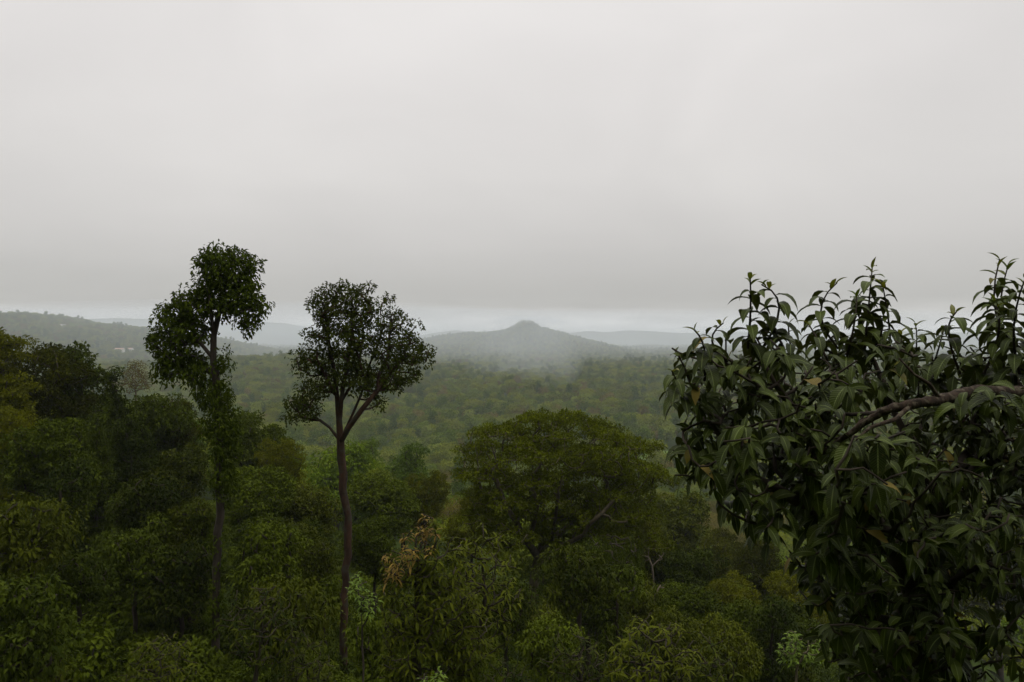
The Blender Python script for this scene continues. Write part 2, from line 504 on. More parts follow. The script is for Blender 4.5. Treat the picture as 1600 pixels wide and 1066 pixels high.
# ------------------------------------------------------------------ terrain
def gh(x, y):
    x = np.asarray(x, float); y = np.asarray(y, float)
    g = y + 1.2 * x + .5 * np.maximum(0, y - 60)
    back = np.maximum(0, -y - 2.5)  # unseen bank behind the camera, added to darken leaves facing it
    z = np.interp(g, [-120, 0, 10, 40, 70, 100, 200, 350, 900], [-7, -10.2, -11.2, -17, -24, -31, -47, -60, -65])
    s = np.clip((y - 150) / 450, 0, 1); s = s * s * (3 - 2 * s)
    und = 7 * vnoise(x / 260, y / 200, 3) + 4 * vnoise(x / 90, y / 80, 5)
    z = z * (1 - s) + (-64 + und) * s
    z = z + np.minimum(back * 2.2, 45) + .35 * vnoise(x / 5, y / 5, 1) + (1 - s) * 1.2 * vnoise(x / 22, y / 22, 2) * np.clip(y / 60, 0, 1)
    return z

HILLS = [  # label, Yc, depth width, base, [(px,py)...], noise amplitude
    ('wooded hill with a pointed summit in the middle of the valley', 2300, 520, -66,
     [(480, 556), (560, 545), (610, 536), (660, 528), (700, 521), (735, 517), (760, 518), (790, 514), (803, 508), (815, 499), (830, 500), (845, 510),
      (870, 516), (905, 526), (950, 537), (1000, 546), (1050, 553), (1120, 562), (1250, 575)], 4),
    ('long misty hill at the left with scattered houses on it', 1400, 420, -64,
     [(-500, 500), (-200, 492), (-60, 490), (0, 487), (50, 484), (78, 484), (100, 488), (130, 496), (180, 501), (230, 507), (280, 519), (330, 537), (400, 555), (460, 575)], 3),
    ('low dark wooded ridge behind the slender tree', 1000, 260, -64,
     [(100, 575), (230, 556), (340, 550), (420, 548), (480, 544), (540, 551), (620, 566), (700, 585)], 3),
    ('far blue ridge seen beneath the cloud at the right', 4300, 420, -66,
     [(800, 545), (850, 530), (885, 521), (920, 517), (950, 519), (985, 516), (1020, 518), (1060, 521), (1150, 519), (1260, 524), (1400, 518), (1600, 522), (1900, 530)], 5),
    ('faint far ridge between the two tall trees', 3900, 420, -66,
     [(100, 500), (180, 497), (240, 499), (300, 502), (350, 506), (400, 503), (440, 505), (480, 512), (530, 520), (600, 532)], 4),
    ('pale distant ridge just left of the pointed summit', 3600, 350, -66,
     [(560, 540), (640, 526), (690, 519), (715, 516), (745, 520), (790, 530), (850, 545)], 4),
]
def hill_h(k, x, y):
    _, Yc, wd, base, prof, am = HILLS[k]
    pr = np.array(prof, float)
    X = (pr[:, 0] - 800) / F * Yc; Z = -(pr[:, 1] - HOR) / F * Yc - (20 if Yc < 1500 else 16 if Yc < 3000 else 0)
    z = np.interp(x, X, Z, left=base - 10, right=base - 10)
    # ridge wobble in depth
    yc = Yc + 60 * vnoise(x / 300, 0 * x + k, 7)
    fall = np.exp(-((y - yc) / wd) ** 2)
    h = base + (z - base) * fall
    a = am * np.clip((1 - fall) * 3, 0.15, 1)
    h = h + a * 2.2 * vnoise(x / 140, y / 110, 20 + k) + a * 1.0 * vnoise(x / 45, y / 40, 30 + k)
    return h

def height(x, y):
    z = gh(x, y)
    for k in range(len(HILLS)):
        z = np.maximum(z, hill_h(k, x, y))
    return z

def ground_mat(name, cols, scale=.02, big=.003):
    m = bpy.data.materials.new(name); m.use_nodes = True
    t = m.node_tree; bs = t.nodes['Principled BSDF']
    tc = N(t, 'ShaderNodeTexCoord')
    n1 = N(t, 'ShaderNodeTexNoise'); n1.inputs['Scale'].default_value = scale; n1.inputs['Detail'].default_value = 9
    n1.inputs['Roughness'].default_value = .7
    n2 = N(t, 'ShaderNodeTexNoise'); n2.inputs['Scale'].default_value = big; n2.inputs['Detail'].default_value = 4
    t.links.new(tc.outputs['Object'], n1.inputs['Vector']); t.links.new(tc.outputs['Object'], n2.inputs['Vector'])
    mu = N(t, 'ShaderNodeMath', operation='ADD'); t.links.new(n1.outputs[0], mu.inputs[0]); t.links.new(n2.outputs[0], mu.inputs[1])
    hf = N(t, 'ShaderNodeMath', operation='MULTIPLY'); hf.inputs[1].default_value = .5; t.links.new(mu.outputs[0], hf.inputs[0])
    cr = N(t, 'ShaderNodeValToRGB'); t.links.new(hf.outputs[0], cr.inputs[0])
    e = cr.color_ramp.elements
    e[0].position = .38; e[0].color = (*cols[0], 1); e[1].position = .62; e[1].color = (*cols[-1], 1)
    if len(cols) > 2:
        k = e.new(.5); k.color = (*cols[1], 1)
    t.links.new(cr.outputs[0], bs.inputs['Base Color'])
    bs.inputs['Roughness'].default_value = 1; bs.inputs['Specular IOR Level'].default_value = .1
    bp = N(t, 'ShaderNodeBump'); bp.inputs['Strength'].default_value = 1; bp.inputs['Distance'].default_value = .25 / scale * .02
    t.links.new(n1.outputs[0], bp.inputs['Height']); t.links.new(bp.outputs[0], bs.inputs['Normal'])
    return m
M_GROUND = ground_mat('forest_floor', [(.022, .030, .004), (.035, .055, .006), (.050, .080, .008)], scale=.6, big=.02)
M_HILL = ground_mat('far_wooded_slope', [(.022, .034, .012), (.034, .048, .015), (.055, .070, .024)], scale=.03, big=.004)

def grid_mesh(name, X, Y, Z, mat):
    r, c = X.shape
    idx = np.arange(r * c).reshape(r, c)
    q = np.stack([idx[:-1, :-1], idx[:-1, 1:], idx[1:, 1:], idx[1:, :-1]], -1).reshape(-1, 4)
    return mesh_np(name, np.stack([X, Y, Z], -1).reshape(-1, 3), [q], mat)

yy = np.concatenate([np.linspace(-60, 80, 100)[:-1], 80 * (9000 / 80) ** (np.linspace(0, 1, 190))])
uu = np.linspace(-1, 1, 260)
XX = uu[None] * (90 + 1.15 * np.maximum(yy, 0))[:, None]
YY = np.repeat(yy[:, None], len(uu), 1)
tag(link('ground', grid_mesh('ground', XX, YY, gh(XX, YY), M_GROUND)), 'forest floor falling from the hillside into the wide valley', None, None, 'structure')  # the sheet includes the steep bank added behind the camera for shade
for k, (lab, Yc, wd, base, prof, am) in enumerate(HILLS):
    pr = np.array(prof, float); x0, x1 = (pr[0, 0] - 800) / F * Yc, (pr[-1, 0] - 800) / F * Yc
    X, Y = np.meshgrid(np.linspace(x0, x1, 160), np.linspace(Yc - 2.3 * wd, Yc + 2.3 * wd, 110))
    tag(link('hill', grid_mesh('hill', X, Y, hill_h(k, X, Y), M_HILL)), lab, None, None, 'structure')

# light green clearing in the valley beside the glossy tree
M_FIELD = ground_mat('meadow_grass', [(.07, .12, .015), (.11, .17, .03)], scale=.15, big=.02)
fc = P(1063, 668, 330)
a = np.linspace(0, 2 * math.pi, 40, endpoint=False)
rr = 1 + .25 * np.sin(a * 3 + 1) + .12 * np.sin(a * 5)
rings = [(0.001), .4, .8, 1.0]
V = []; 
for r_ in rings:
    x = fc[0] + np.cos(a) * rr * r_ * 17; y = fc[1] + np.sin(a) * rr * r_ * 38
    V.append(np.stack([x, y, gh(x, y) + 2.2 - 2.4 * (r_ == 1.0)], -1))
idx = np.arange(len(rings) * 40).reshape(len(rings), 40); nx = np.roll(idx, -1, 1)
tag(link('meadow', mesh_np('meadow', np.concatenate(V), [np.stack([idx[:-1], nx[:-1], nx[1:], idx[1:]], -1).reshape(-1, 4)], M_FIELD)),
    'small light green clearing among the valley trees', None, None, 'structure')

# ------------------------------------------------------------------ generic trees (origin at the foot)
def make_tree(h, crown_r, crown_h, nclump, clump_r, k, L, W, lmat, bmat, shape='round', r_trunk=.18, blade=False, droop=.35,
              lean=0.0, deep=1.0, sq=.75, sides=5, fill=0, up=.25, trunk_frac=None, seg=.8):
    """returns (crown mesh, trunk mesh)"""
    z0 = h - crown_h
    nb = nclump * 5
    if shape == 'cone':
        t = rng.random(nb) ** .8; ang = rng.random(nb) * 6.28; r = crown_r * (1 - t * .9) * np.sqrt(rng.random(nb))
        pts = np.stack([np.cos(ang) * r, np.sin(ang) * r, z0 + t * crown_h], -1)
    elif shape == 'flat':     # layered umbrella
        ells = []
        for i in range(5):
            a_ = rng.random() * 6.28; q = crown_r * .55 * rng.random() ** .5
            ells.append((math.cos(a_) * q, math.sin(a_) * q, z0 + crown_h * (.25 + .6 * rng.random()), crown_r * .6, crown_r * .6, crown_h * .16, 1))
        pts = sample_env(ells, nb, bias=2)
    elif shape == 'tall':
        ells = [(rng.normal() * crown_r * .25, rng.normal() * crown_r * .25, z0 + crown_h * (i + .5) / 4, crown_r * (.75 - .06 * i), crown_r * (.75 - .06 * i), crown_h * .2, 1) for i in range(4)]
        pts = sample_env(ells, nb, bias=2)
    else:
        ells = [(0, 0, z0 + crown_h * .5, crown_r * .7, crown_r * .7, crown_h * .42, 1)]
        for i in range(6):
            a_ = i * 1.05 + rng.random() * .8; q = crown_r * (.45 + .15 * rng.random())
            ells.append((math.cos(a_) * q, math.sin(a_) * q, z0 + crown_h * (.3 + .45 * rng.random()), crown_r * .45, crown_r * .45, crown_h * .26, 1))
        pts = sample_env(ells, nb, bias=3)
    pts = thin(pts, clump_r * 1.05)[:nclump]
    pts[:, 0] += lean * pts[:, 2]
    top = z0 + crown_h * (.75 if shape in ('cone', 'tall') else .35)
    trunk = [(0, 0, -deep), (0, 0, -.6), (lean * z0 * .5 + rng.normal() * .1, rng.normal() * .1, z0 * .5), (lean * z0, 0, z0), (lean * top, 0, top)]
    chains, td = grow([trunk], pts, r_trunk, r_tip=.012, seg=seg, wob=.3)
    V, Fs = tubes(chains, sides)
    tm = mesh_np('trunk', V, Fs, bmat)
    R = clump_r * (.75 + .5 * rng.random(len(pts)))
    Pn, out = clump_points(pts, R, k, up=up, squash=sq)
    D, Nn = leaf_frame(out, droop=droop)
    Ls = L * (.7 + .6 * rng.random(len(Pn)))
    if blade:
        v, f, at = leaves_blade(Pn, D, Nn, Ls, Ls * W / L, rows=3, bend=.8)
        at = {'tone': at['tone']}
    else:
        v, f, at = leaves_quad(Pn, D, Nn, Ls, Ls * W / L)
    # each clump also drifts a bit in tone (age of the foliage)
    cl = np.repeat(np.repeat(rng.random(len(pts)), k), len(v) // len(Pn))
    at['tone'] = np.clip(at['tone'] * .6 + cl * .4, 0, 1)
    cm = mesh_np('crown', v, f, lmat, at, smooth=False)
    return cm, tm

def whorl_leaves(tips, axes, n_per, L, W, rows=3, bend=.9, spread=1.0, along=.0, cols=3, jitter=.25, fold=.18, wave=0., updroop=0.1):
    n = len(tips)
    ax = unit(np.asarray(axes) + rng.normal(size=(n, 3)) * .15)
    ref = np.where(np.abs(ax[:, 2:3]) < .9, UP[None], np.array([[1.0, 0, 0]]))
    a = unit(np.cross(ax, ref)); b = np.cross(ax, a)
    k = n_per
    th = (np.arange(k)[None] * 2.4 + rng.random((n, 1)) * 6.28 + rng.normal(size=(n, k)) * jitter)
    t = (np.arange(k)[None] + rng.random((n, k)) * .4) / k
    el = .25 + .85 * (t) * rng.uniform(.8, 1.1, (n, k))        # top leaves nearer to the axis
    D = ax[:, None] * (np.sin(el) - updroop)[..., None] + (a[:, None] * np.cos(th)[..., None] + b[:, None] * np.sin(th)[..., None]) * (np.cos(el) * spread)[..., None]
    Pn = tips[:, None] - ax[:, None] * (along * (1 - t))[..., None]
    D = unit(D.reshape(-1, 3)); Pn = Pn.reshape(-1, 3)
    axr = np.repeat(ax, k, 0)
    Nn = unit(axr * .7 + UP[None] * .6 + rng.normal(size=D.shape) * .22)
    Ls = L * (.5 + .7 * rng.random(len(D))) * (1 - .25 * t.ravel())
    return leaves_blade(Pn, D, Nn, Ls, Ls * W / L * (.85 + .3 * rng.random(len(D))), rows=rows, bend=bend * (.6 + .8 * rng.random(len(D))), fold=fold, cols=cols, wave=wave)

def make_whorl_tree(h, crown_r, crown_h, ntips, n_per, L, W, lmat, bmat, r_trunk=.12, bend=1.1, tall=False, young=None, along=.12):
    z0 = h - crown_h
    ells = [(0, 0, z0 + crown_h * .5, crown_r * .8, crown_r * .8, crown_h * .5, 1)]
    for i in range(5):
        a_ = i * 1.26 + rng.random(); q = crown_r * .55
        ells.append((math.cos(a_) * q, math.sin(a_) * q, z0 + crown_h * (.15 + .65 * rng.random()), crown_r * .45, crown_r * .45, crown_h * .25, 1))
    pts = thin(sample_env(ells, ntips * 4, bias=4), L * .8)[:ntips]
    trunk = [(0, 0, -9), (0, 0, -.5), (rng.normal() * .08, rng.normal() * .08, z0 * .6), (0, 0, z0 + .2 * crown_h), (0.05, 0, z0 + crown_h * .7)]
    chains, td = grow([trunk], pts, r_trunk, r_tip=.006, seg=.4, wob=.25)
    V, Fs = tubes(chains, 5)
    ax = unit(td * .5 + unit(pts - np.array([0, 0, z0 + crown_h * .3])) * .4 + UP * .45)
    v, f, at = whorl_leaves(pts, ax, n_per, L, W, rows=4, bend=bend, along=along)
    return (mesh_np('crown', v, f, lmat, {'tone': at['tone']}), mesh_np('trunk', V, Fs, bmat))

def place(meshes, name, loc, rz, sc, label, cat='tree', group=None, lean=0):
    e = bpy.data.objects.new(name, None)
    SC.collection.objects.link(e)
    e.location = loc; e.rotation_euler = (0, 0, rz)
    e.scale = sc if hasattr(sc, '__len__') else (sc, sc, sc)
    e.empty_display_size = .5
    tag(e, label, cat, group)
    for nm, me in zip(('crown', 'trunk', 'dead_branches'), meshes):
        o = bpy.data.objects.new(nm, me); SC.collection.objects.link(o); o.parent = e
    return e

# prototypes ---------------------------------------------------------------
mk = make_tree
NEAR = {
 'feather': [mk(12, 3.2, 7.5, 138, 0.50, 108, 0.213, 0.090, L_OLIVE, B_DARK, 'flat', .16, sq=.5, up=.3),
             mk(12.5, 3.0, 8.5, 138, 0.50, 108, 0.213, 0.090, L_OLIVE, B_DARK, 'round', .17, sq=.55)],
 'dark':    [mk(11, 2.6, 8.0, 126, 0.50, 93, 0.250, 0.120, L_DEEP, B_DARK, 'tall', .15),
             mk(10, 2.8, 6.5, 126, 0.50, 93, 0.250, 0.120, L_DARK, B_DARK, 'round', .15)],
 'cone':    [mk(11.5, 2.1, 9.5, 126, 0.45, 86, 0.250, 0.108, L_DARK, B_DARK, 'cone', .15)],
 'mid':     [mk(9, 2.7, 5.5, 109, 0.50, 93, 0.237, 0.120, L_DEEP, B_DARK, 'round', .14),
             mk(9, 2.5, 6.0, 109, 0.50, 93, 0.237, 0.120, L_PALE, B_DARK, 'round', .14)],
}
UNDER = [mk(5.2, .95, 2.3, 48, .32, 84, .15, .062, L_DEEP, B_DARK, 'round', .075, blade=True, sides=6, seg=.4, deep=7),
         mk(4.6, 1.1, 2.2, 48, .32, 84, .155, .064, L_LANCE, B_DARK, 'round', .07, blade=True, sides=6, seg=.4, deep=7),
         mk(5.6, .8, 2.8, 48, .32, 84, .145, .06, L_DEEP, B_DARK, 'tall', .07, blade=True, sides=6, seg=.4, deep=7)]
WHORL = [make_whorl_tree(4.2, 1.25, 2.4, 135, 7, .28, .066, L_LANCE, B_DARK, .07),
         make_whorl_tree(4.8, 1.0, 3.4, 140, 7, .26, .06, L_LANCE, B_DARK, .07)]
BUSH = [mk(1.5, 1.0, 1.3, 34, .28, 70, .15, .085, L_FRESH, B_DARK, 'round', .03, blade=True, seg=.3),
        mk(1.2, 1.1, 1.1, 34, .28, 70, .16, .09, L_DEEP, B_DARK, 'round', .03, blade=True, seg=.3)]
MID_HI = [('broad dark', mk(10, 3.8, 6.5, 70, .95, 85, .34, .20, L_M1, B_DARK, 'round', .2)),
          ('olive', mk(10.5, 4.0, 6.0, 70, .95, 85, .32, .17, L_M2, B_DARK, 'flat', .2, sq=.55)),
          ('pale green', mk(9.5, 3.4, 6.5, 64, .9, 85, .34, .22, L_M3, B_PALE, 'round', .2)),
          ('brownish', mk(10, 3.4, 6.5, 56, .9, 65, .28, .14, L_M4, B_PALE, 'round', .2)),
          ('slender', mk(12, 2.4, 9.0, 60, .8, 80, .32, .18, L_M5, B_DARK, 'tall', .17)),
          ('fresh green', mk(9, 3.3, 6, 60, .9, 80, .36, .22, L_M6, B_DARK, 'round', .2))]
MID_LO = [('broad dark', mk(10, 3.9, 7, 34, 1.35, 48, .75, .5, L_M1, B_DARK, 'round', .2, sides=3, seg=2)),
          ('olive', mk(10.5, 4.0, 7, 34, 1.35, 48, .75, .45, L_M2, B_DARK, 'round', .2, sides=3, seg=2)),
          ('pale green', mk(9.5, 3.5, 7, 32, 1.3, 46, .75, .5, L_M3, B_PALE, 'round', .2, sides=3, seg=2)),
          ('brownish', mk(10, 3.5, 7, 30, 1.25, 42, .7, .4, L_M4, B_PALE, 'round', .2, sides=3, seg=2)),
          ('slender', mk(13, 2.5, 10, 30, 1.15, 44, .7, .45, L_M5, B_DARK, 'tall', .17, sides=3, seg=2)),
          ('fresh green', mk(9, 3.5, 6.5, 32, 1.3, 46, .75, .5, L_M6, B_DARK, 'round', .2, sides=3, seg=2))]

def on_ground(px, Y):
    x = (px - 800) / F * Y
    return np.array([x, Y, float(gh(x, Y))])

def place_grown(meshes, name, px, py_top, Y, label, h0, wide=1.0, cat='tree', group=None):
    """stand a small tree on the ground with its stem as long as its height there needs, the crown at its own size"""
    b = on_ground(px, Y)
    top = -(py_top - HOR) / F * Y
    e = place(meshes, name, tuple(b), rng.random() * 6.28, wide, label, cat, group)
    for c in e.children: c.location.z = (top - b[2]) / wide - h0
    return e

def place_top(meshes, name, px, py_top, Y, label, h0, rz=None, wide=1.0, cat='tree', group=None):
    """stand a prototype at column px and distance Y, scaled so that it is as tall as it is in the place"""
    b = on_ground(px, Y)
    top = -(py_top - HOR) / F * Y
    s = (top - b[2]) / h0
    return place(meshes, name, tuple(b), rng.random() * 6.28 if rz is None else rz, (s * wide, s * wide, s), label, cat, group)

# ------------------------------------------------------------------ left forest wall
GF = 'trees of the wooded slope at the left'
for px, py, Y, kind, v, h0, wide, lab in [
    (-25, 508, 36, 'feather', 0, 12, 1.0, 'feathery olive tree cut off by the left edge, tallest of the left wood'),
    (62, 520, 40, 'feather', 1, 12.5, 1.05, 'broad feathery olive tree, second from the left edge on the skyline'),
    (128, 556, 42, 'dark', 0, 11, .95, 'dark rounded tree just right of the feathery olive trees on the skyline'),
    (176, 578, 44, 'cone', 0, 11.5, 1.0, 'dark pointed tree at the right end of the left skyline'),
    (232, 612, 46, 'mid', 0, 9, 1.0, 'green tree below the leafless crown, left of the slender tall tree'),
    (282, 622, 48, 'feather', 0, 12, .8, 'olive tree directly left of the tall vine-clad trunk'),
    (20, 618, 31, 'feather', 1, 12.5, .8, 'shaded feathery tree below the leftmost skyline tree'),
    (90, 640, 30, 'dark', 1, 10, .9, 'dark tree with bare lower trunk in front of the left skyline trees'),
    (152, 652, 33, 'cone', 0, 11.5, .9, 'narrow dark tree below the dark rounded skyline tree'),
    (205, 668, 35, 'dark', 0, 11, .85, 'dark green tree left of the vine-clad trunk, low in the wood'),
    (268, 690, 36, 'mid', 1, 9, 1.05, 'paler green tree between dark ones left of the vine-clad trunk'),
    (395, 640, 50, 'mid', 0, 9, 1.0, 'round green tree between the slender tall tree and the fan-shaped one'),
    (440, 672, 46, 'feather', 1, 12.5, .8, 'olive tree left of the reddish trunk'),
    (400, 718, 36, 'dark', 1, 10, 1.0, 'dark tree right of the vine-clad trunk, halfway down'),
    (470, 740, 38, 'mid', 1, 9, 1.05, 'paler green tree touching the reddish trunk from the left'),
    (600, 735, 48, 'mid', 0, 9, 1.1, 'round dark green tree right of the reddish trunk'),
    (665, 725, 52, 'feather', 1, 12.5, .85, 'olive tree between the reddish trunk and the broad spreading tree'),
    (585, 800, 34, 'dark', 1, 10, .9, 'dark tree close behind the reddish trunk on its right'),
    (480, 815, 31, 'mid', 0, 9, .9, 'green tree close behind the reddish trunk on its left'),
    (738, 770, 43, 'feather', 0, 12, .9, 'olive tree touching the broad spreading tree on its left'),
    (1008, 792, 44, 'feather', 1, 12.5, .85, 'olive tree touching the broad spreading tree on its right'),
    (860, 860, 43, 'mid', 0, 9, .9, 'dark tree under the middle of the broad spreading tree'),
    (1045, 758, 66, 'mid', 1, 9, 1.1, 'misty pale tree between the broad spreading tree and the glossy one'),
    (1120, 820, 56, 'feather', 1, 12.5, 1.0, 'misty olive tree below the left rim of the glossy tree'),
    (1195, 842, 48, 'feather', 0, 12, 1.0, 'feathery olive tree in the mist under the glossy tree'),
    (1078, 850, 43, 'dark', 1, 10, 1.05, 'dark tree right of the dead pale branches'),
    (1250, 880, 40, 'feather', 1, 12.5, 1.05, 'olive tree half hidden behind the lower leaves of the glossy tree'),
    (1150, 890, 37, 'feather', 1, 12.5, 1.1, 'shaded feathery tree low in the gully below the glossy tree'),
    (1112, 925, 31, 'mid', 0, 9, 1.15, 'round dark tree low in the gully above the bushy tree at the bottom'),
    (1205, 935, 30, 'dark', 1, 10, 1.15, 'dark tree low in the gully left of the white stemmed sapling'),
    (1040, 905, 33, 'dark', 1, 10, 1.0, 'dark tree behind the dead pale branches'),
    (1330, 850, 62, 'mid', 0, 9, 1.2, 'round tree glimpsed through the lower leaves of the glossy tree'),
    (1560, 800, 60, 'feather', 0, 12, 1.2, 'olive tree glimpsed at the right edge behind the glossy tree'),
]:
    place_top(NEAR[kind][v], 'tree', px, py, Y, lab, h0, wide=wide, group=GF if px < 700 else 'trees in the misty gully')

# understorey trees with bare stems
GU = 'young trees in the clearing at the lower left'
for px, py, Y, v, wide, lab in [
    (50, 775, 19, 1, 1.05, 'largest of the young trees at the lower left, leaning stem, near the left edge'),
    (125, 858, 21, 0, .9, 'small young tree with a thin dark stem, left of the clearing'),
    (172, 838, 24, 2, .9, 'slim young tree with a thin stem behind the clearing'),
    (213, 828, 23, 0, .95, 'young tree with a forked stem in the middle of the clearing'),
    (247, 815, 26, 2, 1.0, 'young tree with thin stem right of the clearing, farther back'),
    (282, 850, 23, 1, 1.1, 'young tree with lighter leaves left of the dark tall trunk'),
    (95, 735, 26, 2, 1.1, 'tall young tree above the leaning one at the left'),
    (232, 742, 27, 1, 1.1, 'pale leaved young tree at the foot of the dark left wood'),
    (30, 905, 15, 0, 1.1, 'short leafy young tree low at the left edge'),
    (420, 820, 22, 0, 1.1, 'young tree between the dark trunk and the reddish trunk'),
    (455, 900, 19, 1, 1.1, 'leafy young tree left of the foot of the reddish trunk'),
    (508, 920, 26, 2, 1.1, 'slim young tree directly left of the foot of the reddish trunk'),
    (600, 960, 19, 0, 1.0, 'small dark young tree right of the foot of the reddish trunk'),
    (745, 940, 24, 2, 1.2, 'dark young tree with bare stem right of the drooping tree'),
    (790, 905, 27, 0, 1.2, 'young tree shaded under the broad spreading tree, left side'),
    (905, 850, 25, 1, 1.2, 'fine leaved young tree in front of the broad spreading tree'),
    (965, 900, 27, 2, 1.2, 'dark young tree right of the fine leaved one under the broad tree'),
    (860, 960, 21, 0, 1.0, 'young tree in deep shade at the bottom, below the broad tree'),
    (700, 985, 17, 0, 1.0, 'low young tree at the bottom edge under the drooping tree'),
]:
    place_grown(UNDER[v], 'young_tree', px, py, Y, lab, (5.2, 4.6, 5.6)[v], wide=wide, cat='young tree', group=GU if px < 340 else 'young trees under the tall trees')

for k_, (lab, pxr, Yr, pyr, n_) in enumerate([
    ('thin dark stemmed young tree in the shade at the back of the left clearing', (70, 325), (25, 33), (760, 850), 11),
    ('thin stemmed young tree in the deep shade under the broad spreading tree', (740, 1000), (27, 34), (880, 960), 9),
    ('thin stemmed young tree in the dark wood between the two tall trunks', (375, 520), (24, 32), (800, 900), 6),
    ('thin stemmed young tree in the dim gully below the glossy tree', (1050, 1270), (22, 29), (940, 1010), 9)]):
    for _ in range(n_):
        v = int(rng.integers(3))
        place_grown(UNDER[v], 'young_tree', rng.uniform(*pxr), rng.uniform(*pyr), rng.uniform(*Yr), lab, (5.2, 4.6, 5.6)[v],
                    wide=.7 + .35 * rng.random(), cat='young tree', group=lab.replace('thin', 'the thin').replace('tree ', 'trees ', 1))
GW = 'trees with long drooping leaves'
for px, py, Y, v, wide, lab in [
    (408, 908, 15, 0, .78, 'small tree with drooping light leaves right of the dark tall trunk at the bottom'),
    (298, 868, 24, 1, 1.0, 'young tree with long leaves behind and left of the dark tall trunk foot'),
    (752, 808, 18, 1, 1.15, 'drooping tree right of the rust-tipped one, with a reddish top shoot'),
    (1015, 955, 17, 0, 1.0, 'bushy long leaved tree at the bottom below the dead pale branches'),
    (1100, 978, 17.5, 1, 1.05, 'bushy tree at the bottom, right of the other long leaved bush'),
    (905, 985, 17, 0, .85, 'long leaved bush at the bottom between the broad tree and the dead branches'),
    (478, 985, 16, 1, .8, 'low long leaved tree at the bottom left of the reddish trunk'),
    (250, 985, 17, 0, .8, 'low bushy long leaved tree at the bottom, left of the dark tall trunk'),
    (785, 1020, 13, 1, .6, 'small pale sapling top at the bottom edge near the middle'),
    (35, 985, 15.5, 0, .9, 'long leaved bush in the bottom left corner'),
]:
    place_grown(WHORL[v], 'drooping_tree', px, py, Y, lab, (4.2, 4.8)[v], wide=wide, cat='tree', group=GW)
for px, py, Y, v, wide, lab in [
    (20, 985, 17, 1, 1.2, 'dark bush at the left edge below the leaning young tree'),
    (190, 925, 24, 0, 1.3, 'fresh green bush in the clearing beneath the young trees'),
    (105, 945, 20, 0, 1.3, 'fresh green bush left of the clearing beside a leaning stem'),
    (265, 955, 20, 1, 1.3, 'bush right of the clearing behind the long leaved tree'),
    (150, 1010, 15, 0, 1.2, 'light green bush near the bottom, right of the corner bush'),
    (330, 985, 23, 1, 1.0, 'bush around the foot of the dark tall trunk'),
    (560, 1010, 19, 0, 1.1, 'bright bush right beside the foot of the reddish trunk'),
    (655, 1035, 16, 1, 1.1, 'dark bush at the bottom edge beneath the rust-tipped tree'),
    (830, 1045, 17, 0, 1.1, 'bush at the bottom edge just right of the middle'),
    (1180, 1035, 17, 1, 1.3, 'bush at the bottom edge left of the white stemmed sapling'),
    (1290, 1040, 13, 0, 1.2, 'pale bush at the bottom edge under the glossy tree'),
]:
    b = on_ground(px, Y); s = .95 * wide
    place(BUSH[v], 'bush', tuple(b), rng.random() * 6, s, lab, 'bush', 'bushes on the forest floor')

# ------------------------------------------------------------------ hero tree: slender tall one with vines
def hero(name, label, loc, chains_tubes, crown_parts, bmat, extra=None, cat='tree'):
    e = bpy.data.objects.new(name, None); SC.collection.objects.link(e); e.location = tuple(loc)
    tag(e, label, cat)
    V, Fs = chains_tubes
    link('trunk', mesh_np('trunk', V - loc, Fs, bmat), e)
    for nm, (v, f, at), m in crown_parts:
        link(nm, mesh_np(nm, v - loc, f, m, at, smooth=False), e)
    return e

Y = 22.0
t1_trunk = [np.array([*on_ground(337, Y)[:2], on_ground(337, Y)[2] - .5]), P(338, 1066, Y), P(337, 960, Y), P(340, 860, Y), P(344, 780, Y), P(343, 700, Y), P(339, 620, Y), P(333, 560, Y), P(334, 525, Y)]
t1_l = [[P(334, 525, Y), P(330, 490, Y - .2), P(327, 450, Y)], [P(334, 530, Y), P(342, 490, Y + .2), P(352, 440, Y + .1), P(358, 410, Y)],
        [P(333, 562, Y), P(312, 535, Y - .2), P(290, 515, Y - .3)], [P(337, 600, Y), P(318, 575, Y + .3), P(296, 560, Y + .2)],
        [P(340, 500, Y), P(365, 480, Y), P(385, 470, Y + .2)]]
e1 = [px_ell(352, 418, 38, 32, Y, w=1.5), px_ell(330, 408, 20, 16, Y), px_ell(345, 450, 34, 24, Y, w=.9), px_ell(385, 418, 16, 26, Y), px_ell(376, 455, 30, 26, Y), px_ell(392, 475, 24, 24, Y),
      px_ell(385, 500, 16, 22, Y, w=.5), px_ell(308, 475, 34, 24, Y, w=.75), px_ell(278, 500, 34, 26, Y, w=.75), px_ell(266, 532, 30, 24, Y, w=.7), px_ell(292, 520, 34, 24, Y),
      px_ell(278, 565, 32, 22, Y), px_ell(306, 580, 24, 20, Y), px_ell(262, 584, 14, 12, Y, w=.7), px_ell(350, 480, 30, 16, Y, w=.6)]
tips1 = thin(sample_env(e1, 2600, bias=1), .27)[:270]
ch, td = grow([t1_trunk] + t1_l, tips1, .125, r_tip=.007, seg=.5, wob=.22)
Pn, out = clump_points(tips1, .15 + .20 * rng.random(len(tips1)) ** 1.5, 42, up=.1, squash=.9)
D, Nn = leaf_frame(out, droop=.7)
Ls = .15 * (.7 + .6 * rng.random(len(Pn)))
lv = leaves_quad(Pn, D, Nn, Ls, Ls * .48)
vine_e = [px_ell(350, 575, 14, 30, Y, .5, w=.5), px_ell(345, 625, 26, 34, Y, .7), px_ell(350, 665, 34, 30, Y, .8), px_ell(352, 700, 28, 30, Y, .7), px_ell(325, 650, 16, 40, Y, .5, w=.7), px_ell(350, 745, 24, 28, Y, .6), px_ell(346, 775, 16, 18, Y, .4), px_ell(318, 612, 16, 20, Y, .5),
          px_ell(337, 870, 14, 50, Y, .3, w=.8), px_ell(337, 960, 12, 50, Y, .3, w=.7)]
